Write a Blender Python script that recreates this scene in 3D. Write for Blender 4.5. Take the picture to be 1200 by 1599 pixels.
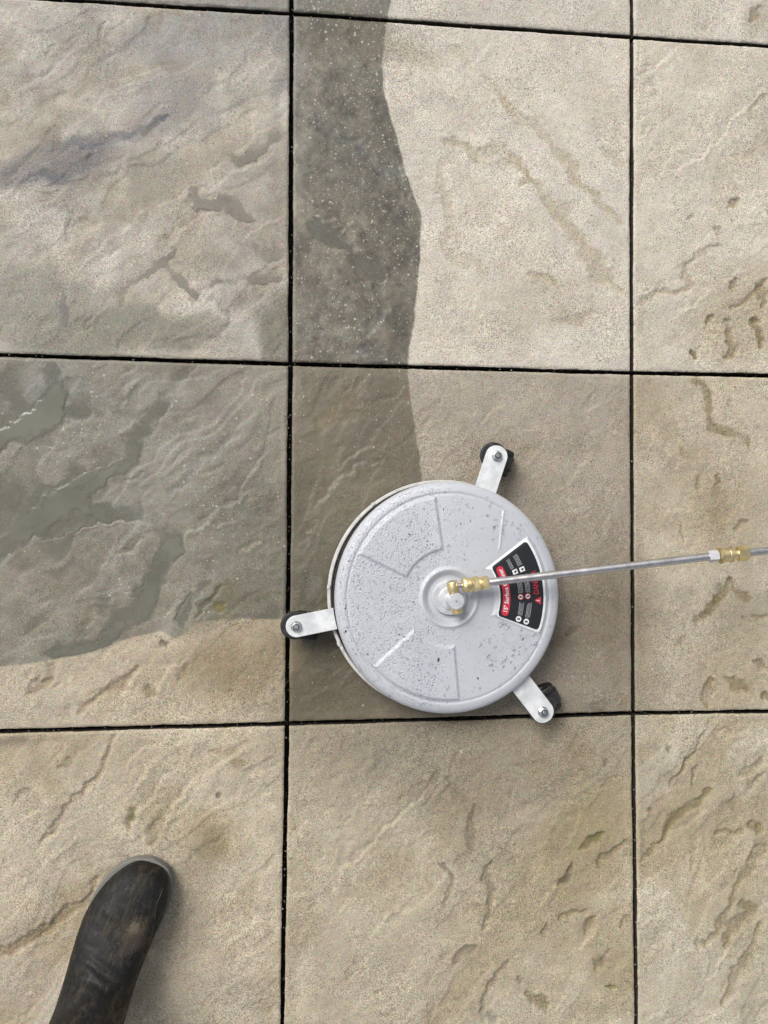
import bpy, math, random
import numpy as np
from mathutils import Matrix, Vector

random.seed(7)
for o in list(bpy.data.objects):
    bpy.data.objects.remove(o)
S = bpy.context.scene
COL = S.collection

# ------------------------------------------------------------------ camera
CAM = (0.0318, -0.8832, 1.2956)
ROT = (0.0262, -0.0994, 0.0034)
F = 1201.0
cd = bpy.data.cameras.new('camera')
cam = bpy.data.objects.new('camera', cd)
COL.objects.link(cam)
cam.location = CAM
cam.rotation_euler = ROT
cd.sensor_fit = 'VERTICAL'
cd.sensor_height = 36.0
cd.lens = F / 1599 * 36
cd.clip_start = 0.02
cd.clip_end = 500
S.camera = cam

# ------------------------------------------------------------------ sky and sun
SUN_EL, SUN_AZ = math.radians(48), math.radians(-42)     # azimuth clockwise from +Y: light comes from the upper left
w = bpy.data.worlds.new("World")
S.world = w
w.use_nodes = True
nt = w.node_tree
nt.nodes.clear()
sky = nt.nodes.new('ShaderNodeTexSky')
sky.sky_type = 'NISHITA'
sky.sun_disc = False
sky.sun_elevation = SUN_EL
sky.sun_rotation = SUN_AZ
sky.air_density = 1.0
sky.dust_density = 4.0
hs = nt.nodes.new('ShaderNodeHueSaturation')
hs.inputs['Saturation'].default_value = 0.30             # cloud cover takes the blue out of the sky
bg = nt.nodes.new('ShaderNodeBackground')
bg.inputs['Strength'].default_value = 0.105
wo = nt.nodes.new('ShaderNodeOutputWorld')
nt.links.new(sky.outputs[0], hs.inputs['Color'])
nt.links.new(hs.outputs[0], bg.inputs['Color'])
nt.links.new(bg.outputs[0], wo.inputs['Surface'])
sl = bpy.data.lights.new('sun', 'SUN')
sl.energy = 2.0
sl.angle = math.radians(28)
sl.color = (1.0, 0.98, 0.955)
so = bpy.data.objects.new('sun', sl)
COL.objects.link(so)
d = Vector((math.sin(SUN_AZ) * math.cos(SUN_EL), math.cos(SUN_AZ) * math.cos(SUN_EL), math.sin(SUN_EL)))
so.rotation_euler = d.to_track_quat('Z', 'Y').to_euler()
so.location = d * 5
S.view_settings.view_transform = 'Standard'
S.view_settings.look = 'None'
S.view_settings.gamma = 1.0
S.view_settings.use_curve_mapping = False
S.view_settings.exposure = 0.55
S.cycles.max_bounces = 8
S.cycles.transparent_max_bounces = 8

# ------------------------------------------------------------------ photo <-> place
def _R():
    a, b, c = ROT
    ca, sa, cb, sb, cc, sc = math.cos(a), math.sin(a), math.cos(b), math.sin(b), math.cos(c), math.sin(c)
    X = np.array([[1, 0, 0], [0, ca, -sa], [0, sa, ca]])
    Y = np.array([[cb, 0, sb], [0, 1, 0], [-sb, 0, cb]])
    Z = np.array([[cc, -sc, 0], [sc, cc, 0], [0, 0, 1]])
    return Z @ Y @ X
RM = _R()
CA = np.array(CAM)

def G(px, py, z=0.0):
    """measured position (in the photograph's pixels) of something lying at height z -> metres"""
    v = RM @ np.array([(px - 600) / F, -(py - 799.5) / F, -1.0])
    t = (z - CA[2]) / v[2]
    return (CA + v * t)[:2]

def px_of(x, y, z=0.0):
    P = np.stack([x - CA[0], y - CA[1], np.zeros_like(x) + z - CA[2]], -1) @ RM
    return 600 + F * P[..., 0] / -P[..., 2], 799.5 - F * P[..., 1] / -P[..., 2]

def lin(c):
    c = np.array(c, float) / 255
    return np.where(c <= .04045, c / 12.92, ((c + .055) / 1.055) ** 2.4)
ALB = np.array([.70, .70, .735])
def alb(c):
    return lin(c) * ALB

# ------------------------------------------------------------------ numpy noise
_tab = np.random.RandomState(11).rand(8, 256, 256) * 2 - 1
def vn(x, y, seed=0):
    xi = np.floor(x).astype(int); yi = np.floor(y).astype(int)
    fx = x - xi; fy = y - yi
    fx = fx * fx * fx * (fx * (fx * 6 - 15) + 10); fy = fy * fy * fy * (fy * (fy * 6 - 15) + 10)
    t = _tab[seed % 8]; ox = (seed * 37) % 256
    xi = xi + ox; yi = yi + ox * 3
    a = t[xi & 255, yi & 255]; b = t[(xi + 1) & 255, yi & 255]
    c = t[xi & 255, (yi + 1) & 255]; e = t[(xi + 1) & 255, (yi + 1) & 255]
    return (a + (b - a) * fx) * (1 - fy) + (c + (e - c) * fx) * fy
def fbm(x, y, f, o=4, seed=0, g=.5):
    r = 0; a = 1; s = 0
    for k in range(o):
        cs, sn = math.cos(k * 1.1), math.sin(k * 1.1)
        r = r + a * vn((x * cs - y * sn) * f, (x * sn + y * cs) * f, seed + k); s += a
        a *= g; f *= 2.03
    return r / s
def sst(a, b, x):
    t = np.clip((x - a) / (b - a), 0, 1)
    return t * t * (3 - 2 * t)

# ------------------------------------------------------------------ mesh helpers
def mesh_from(name, verts, faces, mat=None, smooth=True, parent=None, loc=None):
    me = bpy.data.meshes.new(name)
    me.from_pydata([tuple(v) for v in verts], [], [tuple(f) for f in faces])
    if smooth:
        me.polygons.foreach_set('use_smooth', [True] * len(me.polygons))
    me.update()
    o = bpy.data.objects.new(name, me)
    COL.objects.link(o)
    if mat: me.materials.append(mat)
    if parent is not None: o.parent = parent
    if loc is not None: o.location = loc
    return o

def grid_mesh(name, co, quads, mat):
    me = bpy.data.meshes.new(name)
    n = len(co); m = len(quads)
    me.vertices.add(n); me.vertices.foreach_set('co', co.astype(np.float32).ravel())
    me.loops.add(m * 4); me.loops.foreach_set('vertex_index', quads.astype(np.int32).ravel())
    me.polygons.add(m)
    me.polygons.foreach_set('loop_start', np.arange(0, m * 4, 4, dtype=np.int32))
    me.polygons.foreach_set('use_smooth', np.ones(m, dtype=bool))
    me.update(calc_edges=True)
    me.validate()
    me.materials.append(mat)
    o = bpy.data.objects.new(name, me)
    COL.objects.link(o)
    return o

class MB:
    def __init__(s): s.v = []; s.f = []
    def add(s, V, Fc, M=None):
        b = len(s.v)
        for v in V:
            v = Vector(v)
            s.v.append(tuple(M @ v) if M is not None else tuple(v))
        for f in Fc: s.f.append([b + i for i in f])
    def lathe(s, prof, M=None, n=48, cap=True):
        V = []; Fc = []
        for r, z in prof:
            for k in range(n):
                a = 2 * math.pi * k / n
                V.append((r * math.cos(a), r * math.sin(a), z))
        for i in range(len(prof) - 1):
            for k in range(n):
                k2 = (k + 1) % n
                Fc.append((i * n + k, i * n + k2, (i + 1) * n + k2, (i + 1) * n + k))
        if cap:
            Fc.append(tuple(reversed(range(n))))
            Fc.append(tuple(range((len(prof) - 1) * n, len(prof) * n)))
        s.add(V, Fc, M)
    def cyl(s, r, z0, z1, M=None, n=32, b=.0004):
        s.lathe([(r - b, z0), (r, z0 + b), (r, z1 - b), (r - b, z1)], M, n)
    def hexn(s, r, z0, z1, M=None, b=.0006):
        # hexagonal prism with chamfered corners
        s.lathe([(r - b * 1.5, z0), (r, z0 + b), (r, z1 - b), (r - b * 1.5, z1)], M, 6)
    def prism(s, out, z0, z1, M=None, b=.0006):
        n = len(out)
        c = Vector((sum(p[0] for p in out) / n, sum(p[1] for p in out) / n))
        def ins(k):
            r = []
            for i in range(n):
                p0 = Vector(out[i - 1]); p = Vector(out[i]); p1 = Vector(out[(i + 1) % n])
                t = (p1 - p0).normalized(); nn = Vector((t.y, -t.x))
                r.append((p.x - nn.x * k, p.y - nn.y * k))
            return r
        V = []; Fc = []
        for k, z in ((b, z0), (0, z0 + b), (0, z1 - b), (b, z1)):
            for p in ins(k): V.append((p[0], p[1], z))
        for i in range(3):
            for k in range(n):
                k2 = (k + 1) % n
                Fc.append((i * n + k, i * n + k2, (i + 1) * n + k2, (i + 1) * n + k))
        Fc.append(tuple(reversed(range(n)))); Fc.append(tuple(range(3 * n, 4 * n)))
        s.add(V, Fc, M)
    def tube(s, pts, r, n=24):
        pts = [Vector(p) for p in pts]
        rr = r if isinstance(r, (list, tuple)) else [r] * len(pts)
        V = []; Fc = []; up = Vector((0, 0, 1))
        for i, p in enumerate(pts):
            t = (pts[min(i + 1, len(pts) - 1)] - pts[max(i - 1, 0)]).normalized()
            u = t.cross(up)
            if u.length < 1e-4: u = t.cross(Vector((0, 1, 0)))
            u.normalize(); v = u.cross(t)
            for k in range(n):
                a = 2 * math.pi * k / n
                V.append(p + (u * math.cos(a) + v * math.sin(a)) * rr[i])
        for i in range(len(pts) - 1):
            for k in range(n):
                k2 = (k + 1) % n
                Fc.append((i * n + k, i * n + k2, (i + 1) * n + k2, (i + 1) * n + k))
        Fc.append(tuple(reversed(range(n)))); Fc.append(tuple(range((len(pts) - 1) * n, len(pts) * n)))
        s.add(V, Fc)
    def build(s, name, mat, parent=None, smooth=30):
        o = mesh_from(name, s.v, s.f, mat, smooth=True, parent=parent)
        if smooth:
            o.data.set_sharp_from_angle(angle=math.radians(smooth))
        return o

def empty(name, label, cat, group=None, loc=(0, 0, 0), rot=(0, 0, 0)):
    o = bpy.data.objects.new(name, None); COL.objects.link(o)
    o.empty_display_size = .05
    o.location = loc; o.rotation_euler = rot
    o['label'] = label; o['category'] = cat
    if group: o['group'] = group
    return o

# ------------------------------------------------------------------ materials
def newmat(name):
    m = bpy.data.materials.new(name); m.use_nodes = True
    t = m.node_tree; b = t.nodes['Principled BSDF']
    return m, t, b
def N(t, kind, **kw):
    n = t.nodes.new(kind)
    for k, v in kw.items():
        if k.startswith('_'): setattr(n, k[1:], v)
        else: n.inputs[k.replace('__', ' ')].default_value = v
    return n
def math_n(t, op, a, b=None, clamp=False):
    n = t.nodes.new('ShaderNodeMath'); n.operation = op; n.use_clamp = clamp
    for i, x in enumerate((a, b)):
        if x is None: continue
        if isinstance(x, (int, float)): n.inputs[i].default_value = x
        else: t.links.new(x, n.inputs[i])
    return n.outputs[0]
def mixc(t, fac, a, b, mode='MIX'):
    n = t.nodes.new('ShaderNodeMix'); n.data_type = 'RGBA'; n.blend_type = mode
    for i, x in ((0, fac), (6, a), (7, b)):
        if isinstance(x, (int, float)): n.inputs[i].default_value = x
        elif isinstance(x, (tuple, list, np.ndarray)): n.inputs[i].default_value = (*[float(q) for q in x][:3], 1)
        else: t.links.new(x, n.inputs[i])
    return n.outputs[2]
def ramp(t, x, a, b, lo=0.0, hi=1.0):
    n = t.nodes.new('ShaderNodeMapRange'); n.interpolation_type = 'SMOOTHSTEP'
    t.links.new(x, n.inputs[0])
    n.inputs[1].default_value = a; n.inputs[2].default_value = b
    n.inputs[3].default_value = lo; n.inputs[4].default_value = hi
    return n.outputs[0]
def noise(t, vec, scale, detail=4, rough=.55):
    n = t.nodes.new('ShaderNodeTexNoise'); n.inputs['Scale'].default_value = scale
    n.inputs['Detail'].default_value = detail; n.inputs['Roughness'].default_value = rough
    t.links.new(vec, n.inputs['Vector'])
    return n.outputs[0]
def voro(t, vec, scale, feat='F1', rnd=1.0):
    n = t.nodes.new('ShaderNodeTexVoronoi'); n.inputs['Scale'].default_value = scale; n.feature = feat
    n.inputs['Randomness'].default_value = rnd
    t.links.new(vec, n.inputs['Vector'])
    return n
def bump(t, h, dist, strength=1.0, nrm=None):
    n = t.nodes.new('ShaderNodeBump'); n.inputs['Distance'].default_value = dist; n.inputs['Strength'].default_value = strength
    t.links.new(h, n.inputs['Height'])
    if nrm is not None: t.links.new(nrm, n.inputs['Normal'])
    return n.outputs[0]

def stone_material():
    m, t, b = newmat('riven_concrete')
    geo = t.nodes.new('ShaderNodeNewGeometry'); P = geo.outputs['Position']
    ac = t.nodes.new('ShaderNodeAttribute'); ac.attribute_name = 'tone'
    aw = t.nodes.new('ShaderNodeAttribute'); aw.attribute_name = 'wetness'
    wet = aw.outputs['Fac']
    g1 = noise(t, P, 500, 2, .6)
    g2 = noise(t, P, 900, 2, .6)
    g3 = noise(t, P, 90, 4, .6)
    gr = math_n(t, 'ADD', math_n(t, 'MULTIPLY', g1, .85), math_n(t, 'MULTIPLY', g2, .45))
    gr = math_n(t, 'ADD', gr, math_n(t, 'MULTIPLY', g3, .18))
    gv = ramp(t, gr, .52, .96, .36, 1.64)
    gv.node.interpolation_type = 'LINEAR'
    dry = math_n(t, 'SUBTRACT', 1.0, wet)
    slow = noise(t, P, 7, 4, .6)
    amp = math_n(t, 'ADD', math_n(t, 'MULTIPLY', dry, .30), .70)
    amp = math_n(t, 'MULTIPLY', amp, ramp(t, slow, .36, .62, .48, 1.05))
    gv = math_n(t, 'ADD', math_n(t, 'MULTIPLY', math_n(t, 'SUBTRACT', gv, 1.0), amp), 1.0)
    comb = t.nodes.new('ShaderNodeCombineColor')
    for i in range(3): t.links.new(gv, comb.inputs[i])
    c = mixc(t, 1.0, ac.outputs['Color'], comb.outputs[0], 'MULTIPLY')
    # warm and cool mineral grains
    hv = voro(t, P, 330)
    hc = mixc(t, 0.13, c, mixc(t, 1.0, c, hv.outputs['Color'], 'SOFT_LIGHT'))
    c = hc
    # dark aggregate specks and pinholes, a few sizes, thinned out by a slow noise
    where = noise(t, P, 14, 3)
    for sc, r0, rnd_lo in ((150, .20, .70), (330, .30, .58), (70, .12, .80)):
        v = voro(t, P, sc)
        sep = t.nodes.new('ShaderNodeSeparateColor'); t.links.new(v.outputs['Color'], sep.inputs[0])
        dd = math_n(t, 'ADD', v.outputs['Distance'], math_n(t, 'MULTIPLY', math_n(t, 'SUBTRACT', g2, .5), .25))
        spot = ramp(t, dd, r0 * .5, r0, 1, 0)
        pick = math_n(t, 'GREATER_THAN', math_n(t, 'ADD', sep.outputs[0], math_n(t, 'MULTIPLY', math_n(t, 'SUBTRACT', where, .5), .5)), rnd_lo)
        sp = math_n(t, 'MULTIPLY', spot, pick)
        c = mixc(t, math_n(t, 'MULTIPLY', sp, .72), c, (.055, .050, .040))
    # pale grains, which the scoured wet strip shows most
    al = t.nodes.new('ShaderNodeAttribute'); al.attribute_name = 'pale_grains'
    for sc, r0 in ((75, .20), (130, .24), (230, .27)):
        v = voro(t, P, sc)
        sep = t.nodes.new('ShaderNodeSeparateColor'); t.links.new(v.outputs['Color'], sep.inputs[0])
        dd = math_n(t, 'ADD', v.outputs['Distance'], math_n(t, 'MULTIPLY', math_n(t, 'SUBTRACT', g1, .5), .3))
        spot = ramp(t, dd, r0 * .5, r0, 1, 0)
        thr = math_n(t, 'SUBTRACT', 1.0, math_n(t, 'MULTIPLY', al.outputs['Fac'], .30))
        pick = math_n(t, 'GREATER_THAN', sep.outputs[1], thr)
        c = mixc(t, math_n(t, 'MULTIPLY', math_n(t, 'MULTIPLY', spot, pick), .65), c, (.40, .38, .32))
    t.links.new(c, b.inputs['Base Color'])
    rr = math_n(t, 'ADD', math_n(t, 'MULTIPLY', wet, -.42), .88)
    t.links.new(math_n(t, 'ADD', rr, math_n(t, 'MULTIPLY', math_n(t, 'SUBTRACT', g3, .5), .2)), b.inputs['Roughness'])
    b.inputs['Specular IOR Level'].default_value = .35
    h = math_n(t, 'ADD', math_n(t, 'MULTIPLY', g1, .8), math_n(t, 'MULTIPLY', g2, .45))
    h = math_n(t, 'ADD', h, math_n(t, 'MULTIPLY', g3, 1.2))
    st = math_n(t, 'ADD', math_n(t, 'MULTIPLY', wet, -.55), 1.0)
    bn = t.nodes.new('ShaderNodeBump'); bn.inputs['Distance'].default_value = .0013
    t.links.new(h, bn.inputs['Height']); t.links.new(st, bn.inputs['Strength'])
    t.links.new(bn.outputs[0], b.inputs['Normal'])
    return m
M_STONE = stone_material()

def water_material(name, colour, amax=.86):
    m, t, b = newmat(name)
    b.inputs['Base Color'].default_value = (*colour, 1)
    geo = t.nodes.new('ShaderNodeNewGeometry')
    n1 = noise(t, geo.outputs['Position'], 16, 4)
    c = mixc(t, ramp(t, n1, .3, .7), tuple(q * .88 for q in colour), tuple(q * 1.1 for q in colour))
    t.links.new(c, b.inputs['Base Color'])
    b.inputs['Roughness'].default_value = .13
    b.inputs['IOR'].default_value = 1.33
    a = t.nodes.new('ShaderNodeAttribute'); a.attribute_name = 'depth'
    al = ramp(t, a.outputs['Fac'], 0.0, .0026, 0.0, amax)
    t.links.new(al, b.inputs['Alpha'])
    t.links.new(bump(t, noise(t, geo.outputs['Position'], 40, 2), .0002), b.inputs['Normal'])
    return m

# ------------------------------------------------------------------ paving slabs
# features measured on the photograph: (kind, points, radius px, depth mm, stain weight, stain colour, pooled)
O = (134, 120, 84); B = (146, 126, 94); GM = (128, 126, 114); D = (92, 82, 62); OL = (176, 163, 132); BLU = (112, 112, 112)  # BLU: wet hollows, with the sky's glare put into the grey
AL = (118, 112, 66)
FEAT = [
 # slab upper left
 ('c', [(120,218),(138,228),(176,218),(208,212),(240,196),(264,180)], 8, 2.6, .8, BLU, 1),
 ('c', [(36,284),(64,276),(104,280),(132,268),(140,240)], 8, 2.6, .8, BLU, 1),
 ('c', [(92,316),(108,332),(106,376)], 7, 1.4, .4, GM, 0),
 ('c', [(248,404),(276,432),(308,460)], 8, 2.4, .5, GM, 1),
 ('c', [(348,480),(356,508)], 6, 2.0, .5, GM, 1),
 ('c', [(188,476),(192,456),(240,420),(272,388)], 7, 2.2, .4, GM, 1),
 ('c', [(300,296),(304,320),(352,320),(384,340)], 9, 2.4, .5, GM, 1),
 ('c', [(356,240),(372,252),(404,236),(444,212)], 8, 2.4, .5, GM, 1),
 ('c', [(384,388),(408,396),(450,400)], 10, 2.2, .5, GM, 1),
 ('c', [(328,444),(396,432),(448,436)], 7, 2.0, .4, GM, 1),
 ('c', [(98,455),(106,505)], 8, 2.2, .6, BLU, 1),
 ('c', [(165,30),(160,60),(172,76)], 6, 1.2, .3, GM, 0),
 ('c', [(60,118),(90,92),(120,62)], 7, 1.2, .35, GM, 0),
 ('c', [(345,110),(380,150),(360,190)], 10, 1.0, .3, GM, 0),
 ('l', [(150,152),(190,148),(220,138)], 9, 1.4, 0, GM, 0),
 ('l', [(355,246),(384,226),(430,200)], 10, 1.6, 0, GM, 0),
 ('l', [(320,270),(380,268),(440,240)], 10, 1.8, 0, GM, 0),
 ('l', [(250,400),(300,345),(360,322)], 10, 1.4, 0, GM, 0),
 ('l', [(302,322),(335,328),(366,324),(374,352)], 7, 1.8, 0, GM, 0),
 ('l', [(384,382),(410,352),(444,344)], 8, 1.8, 0, GM, 0),
 ('l', [(116,530),(150,505),(176,470)], 8, 1.8, 0, GM, 0),
 ('l', [(0,372),(60,345),(100,318)], 10, 1.2, 0, GM, 0),
 ('l', [(100,440),(150,400),(210,345),(230,300)], 12, 1.2, 0, GM, 0),
 ('l', [(20,150),(80,110),(130,70)], 12, 1.2, 0, GM, 0),
 # upper middle
 ('c', [(758,121),(782,147),(810,176),(843,195),(872,221),(905,257),(934,299),(981,342)], 7, 1.0, .75, OL, 0),
 ('c', [(705,219),(753,238),(777,223),(810,257),(820,285),(800,304)], 8, 1.0, .7, OL, 0),
 ('c', [(820,280),(858,295),(881,323),(905,361),(938,394),(943,428),(981,447)], 8, 1.0, .7, OL, 0),
 ('c', [(696,247),(696,304),(696,361),(725,404),(762,432)], 7, .8, .5, OL, 0),
 ('c', [(838,423),(858,456)], 7, 1.0, .8, OL, 0),
 ('c', [(938,233),(976,261)], 6, .8, .5, OL, 0),
 ('c', [(705,76),(739,109)], 7, .8, .5, OL, 0),
 ('c', [(867,503),(934,489)], 9, .5, .35, B, 0),
 ('l', [(735,120),(762,78),(800,60)], 8, .7, 0, B, 0),
 ('l', [(850,300),(872,330),(880,352)], 7, .8, 0, B, 0),
 ('l', [(740,500),(745,460),(760,440)], 7, .7, 0, B, 0),
 ('c', [(482,190),(553,223),(620,275),(639,304)], 8, 2.4, .35, (108, 109, 106), 1),
 ('c', [(480,350),(510,365),(548,385)], 18, 3.4, .4, GM, 1),
 ('c', [(562,402),(580,420),(598,436)], 14, 3.6, .4, GM, 1),
 ('l', [(505,345),(525,340),(540,350),(530,368)], 5, 1.8, 0, GM, 0),
 ('c', [(590,450),(598,480),(575,520)], 9, 1.6, .3, (96, 95, 88), 0),
 ('c', [(548,540),(590,552),(620,562)], 14, 1.0, .4, (88, 86, 82), 0),
 ('l', [(470,470),(520,480),(560,520),(570,560)], 12, 1.0, 0, GM, 0),
 # upper right
 ('l', [(1195,139),(1169,169),(1131,206),(1094,248),(1041,270)], 8, 1.4, 0, B, 0),
 ('c', [(1196,150),(1170,178)], 5, .9, .3, O, 0),
 ('c', [(1150,312),(1142,326)], 8, 2.2, .55, O, 0),
 ('c', [(1122,355),(1118,366)], 7, 1.2, .4, O, 0),
 ('c', [(1116,386),(1079,401),(1064,424),(1075,443),(1056,458),(1023,458),(1000,473)], 6, 1.3, .35, B, 0),
 ('c', [(1154,436),(1146,450)], 7, 2.4, .7, O, 0),
 ('c', [(1118,492),(1106,506)], 6, 2.4, .7, O, 0),
 ('c', [(1086,545),(1087,560)], 6, 2.4, .7, O, 0),
 ('c', [(1139,500),(1143,537),(1135,559)], 7, 2.2, .6, O, 0),
 ('c', [(1191,450),(1195,477)], 7, 2.0, .6, O, 0),
 ('c', [(1184,503),(1188,544)], 8, 2.4, .7, O, 0),
 ('c', [(1140,478),(1165,470),(1196,440)], 6, 1.6, .5, O, 0),
 ('c', [(1178,30),(1190,14)], 9, 2.0, .6, O, 0),
 ('l', [(1040,500),(1080,480),(1110,455)], 9, 1.2, 0, O, 0),
 # middle left
 ('c', [(290,583),(259,614),(239,654),(215,685),(204,712),(168,744)], 11, 2.6, .3, GM, 1),
 ('c', [(168,744),(118,771),(67,806),(12,849),(-30,880)], 19, 2.6, .3, GM, 1),
 ('c', [(78,579),(86,618),(74,650),(24,677),(-10,690)], 17, 2.4, .4, BLU, 1),
 ('c', [(129,791),(219,806),(258,838),(251,893),(219,936),(196,963),(157,1005),(78,1022)], 17, 2.6, .3, GM, 1),
 ('c', [(284,975),(298,940),(325,912)], 10, 2.4, .3, GM, 1),
 ('c', [(368,677),(333,708),(298,736),(266,771)], 9, 2.2, .4, GM, 1),
 ('c', [(294,697),(270,728)], 6, 1.8, .3, GM, 1),
 ('c', [(349,943),(340,952)], 12, 1.4, .9, AL, 0),
 ('c', [(157,925),(165,950),(190,950)], 12, 2.2, .2, GM, 1),
 ('l', [(14,845),(90,840),(150,815),(235,820)], 8, 1.6, 0, GM, 0),
 ('l', [(30,830),(80,770),(140,755),(190,715)], 8, 1.4, 0, GM, 0),
 ('c', [(227,900),(222,918),(206,930)], 3, 1.6, .5, D, 0),
 ('c', [(165,979),(145,998)], 3, 1.4, .5, D, 0),
 ('c', [(300,925),(285,945),(276,972)], 4, 2.0, .5, D, 0),
 ('c', [(345,915),(322,945),(312,965)], 4, 1.8, .5, D, 0),
 ('l', [(280,870),(290,830),(320,818),(366,815)], 10, 1.4, 0, GM, 0),
 ('l', [(310,830),(345,790),(390,770)], 10, 1.4, 0, GM, 0),
 ('l', [(40,690),(80,660),(110,640)], 10, 1.4, 0, GM, 0),
 ('c', [(235,1068),(235,1086)], 9, 1.6, .8, AL, 0),
 ('c', [(290,1040),(278,1060)], 11, 1.4, .5, B, 0),
 ('c', [(219,1041),(190,1065),(157,1088),(129,1116)], 9, 1.6, .4, B, 0),
 ('c', [(80,1040),(59,1077),(40,1090)], 8, 1.4, .5, B, 0),
 ('c', [(258,1001),(260,1010)], 6, 1.8, .6, D, 0),
 ('l', [(240,1090),(262,1050),(300,1020)], 8, 1.6, 0, B, 0),
 ('l', [(130,1125),(170,1085),(240,1035)], 8, 1.2, 0, B, 0),
 # centre
 ('l', [(597,717),(559,731),(526,764),(483,802)], 12, 1.6, 0, B, 0),
 ('l', [(600,690),(570,700),(530,740)], 10, 1.2, 0, B, 0),
 ('l', [(520,850),(490,830),(475,860)], 10, 1.2, 0, B, 0),
 ('l', [(925,679),(920,707),(896,750),(887,769),(849,769)], 11, 1.1, 0, B, 0),
 ('l', [(958,807),(948,825),(939,845)], 11, 1.1, 0, B, 0),
 ('l', [(958,622),(930,640),(890,660)], 12, .8, 0, B, 0),
 ('c', [(890,984),(903,980)], 8, 1.2, .6, D, 0),
 ('c', [(934,1098),(936,1108)], 16, .8, .55, D, 0),
 ('c', [(970,1085),(975,1105)], 9, .8, .4, O, 0),
 ('c', [(490,900),(480,960)], 16, 1.2, .3, GM, 0),
 ('c', [(560,600),(540,640),(500,670)], 22, 1.0, .3, O, 0),
 # middle right
 ('c', [(1088,592),(1106,613),(1111,638),(1113,663),(1127,676),(1163,688),(1173,696)], 7, 1.0, .6, O, 0),
 ('c', [(1122,748),(1130,754)], 6, 1.8, .8, O, 0),
 ('c', [(1095,745),(1094,765)], 5, .9, .5, O, 0),
 ('c', [(1124,762),(1127,780),(1134,824)], 15, .7, .4, B, 0),
 ('c', [(1168,811),(1158,818),(1155,826)], 4, 1.4, .5, O, 0),
 ('c', [(1140,908),(1123,931),(1084,974)], 8, 1.6, .7, O, 0),
 ('c', [(1138,905),(1150,920),(1170,938)], 8, 1.2, .6, O, 0),
 ('c', [(1113,1062),(1107,1098)], 10, 2.0, .7, O, 0),
 ('c', [(1138,1059),(1148,1072),(1163,1081)], 10, 1.8, .6, O, 0),
 ('c', [(1198,1041),(1180,1038)], 8, 2.2, .6, O, 0),
 ('c', [(1195,1088),(1200,1092)], 8, 2.0, .6, O, 0),
 ('c', [(1176,962),(1200,968)], 5, 1.6, .4, B, 0),
 ('c', [(1070,998),(1055,1015)], 6, .8, .3, B, 0),
 ('l', [(1034,802),(1098,802),(1127,820),(1155,845)], 10, 1.0, 0, B, 0),
 ('c', [(1066,703),(1078,720)], 6, .8, .3, B, 0),
 ('l', [(1010,700),(1018,690),(1030,692)], 8, .8, 0, B, 0),
 # lower middle
 ('l', [(686,1209),(652,1250),(623,1279),(585,1317),(546,1356),(507,1409)], 8, 1.5, 0, D, 0),
 ('c', [(690,1206),(672,1225)], 9, 1.2, .3, D, 0),
 ('c', [(700,1225),(720,1250)], 12, .8, .25, D, 0),
 ('l', [(718,1195),(722,1170),(735,1160)], 7, 1.2, 0, D, 0),
 ('c', [(768,1342),(762,1361),(772,1390),(762,1429),(754,1448)], 6, 1.7, .35, D, 0),
 ('c', [(691,1346),(708,1375),(696,1414)], 5, 1.3, .4, D, 0),
 ('c', [(744,1264),(738,1290),(742,1332)], 10, 1.2, .35, D, 0),
 ('c', [(739,1482),(725,1495),(715,1511)], 8, 1.6, .45, D, 0),
 ('c', [(797,1506),(780,1530),(763,1549),(749,1583)], 5, 1.8, .35, D, 0),
 ('c', [(750,1585),(770,1599)], 10, 1.6, .4, GM, 0),
 ('c', [(899,1356),(885,1370),(870,1385)], 6, 2.4, .7, D, 0),
 ('c', [(942,1303),(925,1318),(908,1327)], 7, 1.8, .9, AL, 0),
 ('c', [(986,1313),(960,1332),(933,1351)], 7, 2.2, .5, O, 0),
 ('c', [(918,1424),(900,1424),(879,1433)], 6, 2.4, .6, O, 0),
 ('c', [(930,1438),(918,1462)], 8, 2.6, .6, O, 0),
 ('c', [(853,1443),(850,1462)], 5, 2.4, .6, O, 0),
 ('c', [(983,1430),(971,1448)], 6, 2.2, .5, O, 0),
 ('c', [(940,1498),(934,1512)], 12, 2.2, .6, O, 0),
 ('c', [(950,1541),(964,1540)], 6, 2.4, .8, AL, 0),
 ('c', [(984,1530),(990,1545)], 9, 2.2, .6, O, 0),
 ('c', [(826,1549),(840,1562),(855,1574)], 8, 2.4, .6, O, 0),
 ('c', [(812,1528),(813,1536)], 5, 2.0, .6, O, 0),
 ('c', [(970,1210),(940,1225)], 5, 1.2, .35, O, 0),
 ('c', [(620,1425),(605,1440)], 6, .9, .2, D, 0),
 ('c', [(945,1188),(946,1192)], 5, 1.4, .5, D, 0),
 ('l', [(840,1420),(860,1390),(890,1365)], 9, 1.5, 0, D, 0),
 ('l', [(900,1480),(925,1470),(940,1450)], 8, 1.5, 0, D, 0),
 ('c', [(665,1560),(670,1590)], 9, .9, .2, D, 0),
 # lower right
 ('c', [(1113,1240),(1095,1252),(1075,1265),(1050,1287),(1034,1319)], 9, 2.0, .75, O, 0),
 ('c', [(1034,1319),(1018,1330),(1002,1345)], 7, 1.8, .5, O, 0),
 ('c', [(1104,1144),(1090,1160),(1081,1173),(1069,1198),(1046,1227)], 5, 1.8, .5, O, 0),
 ('c', [(1094,1198),(1081,1227)], 3, 1.4, .4, D, 0),
 ('c', [(1044,1168),(1042,1180)], 5, 1.2, .35, D, 0),
 ('c', [(1020,1264),(1014,1268)], 4, 1.4, .4, D, 0),
 ('c', [(1193,1182),(1176,1195),(1161,1214)], 5, 1.6, .4, O, 0),
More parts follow.
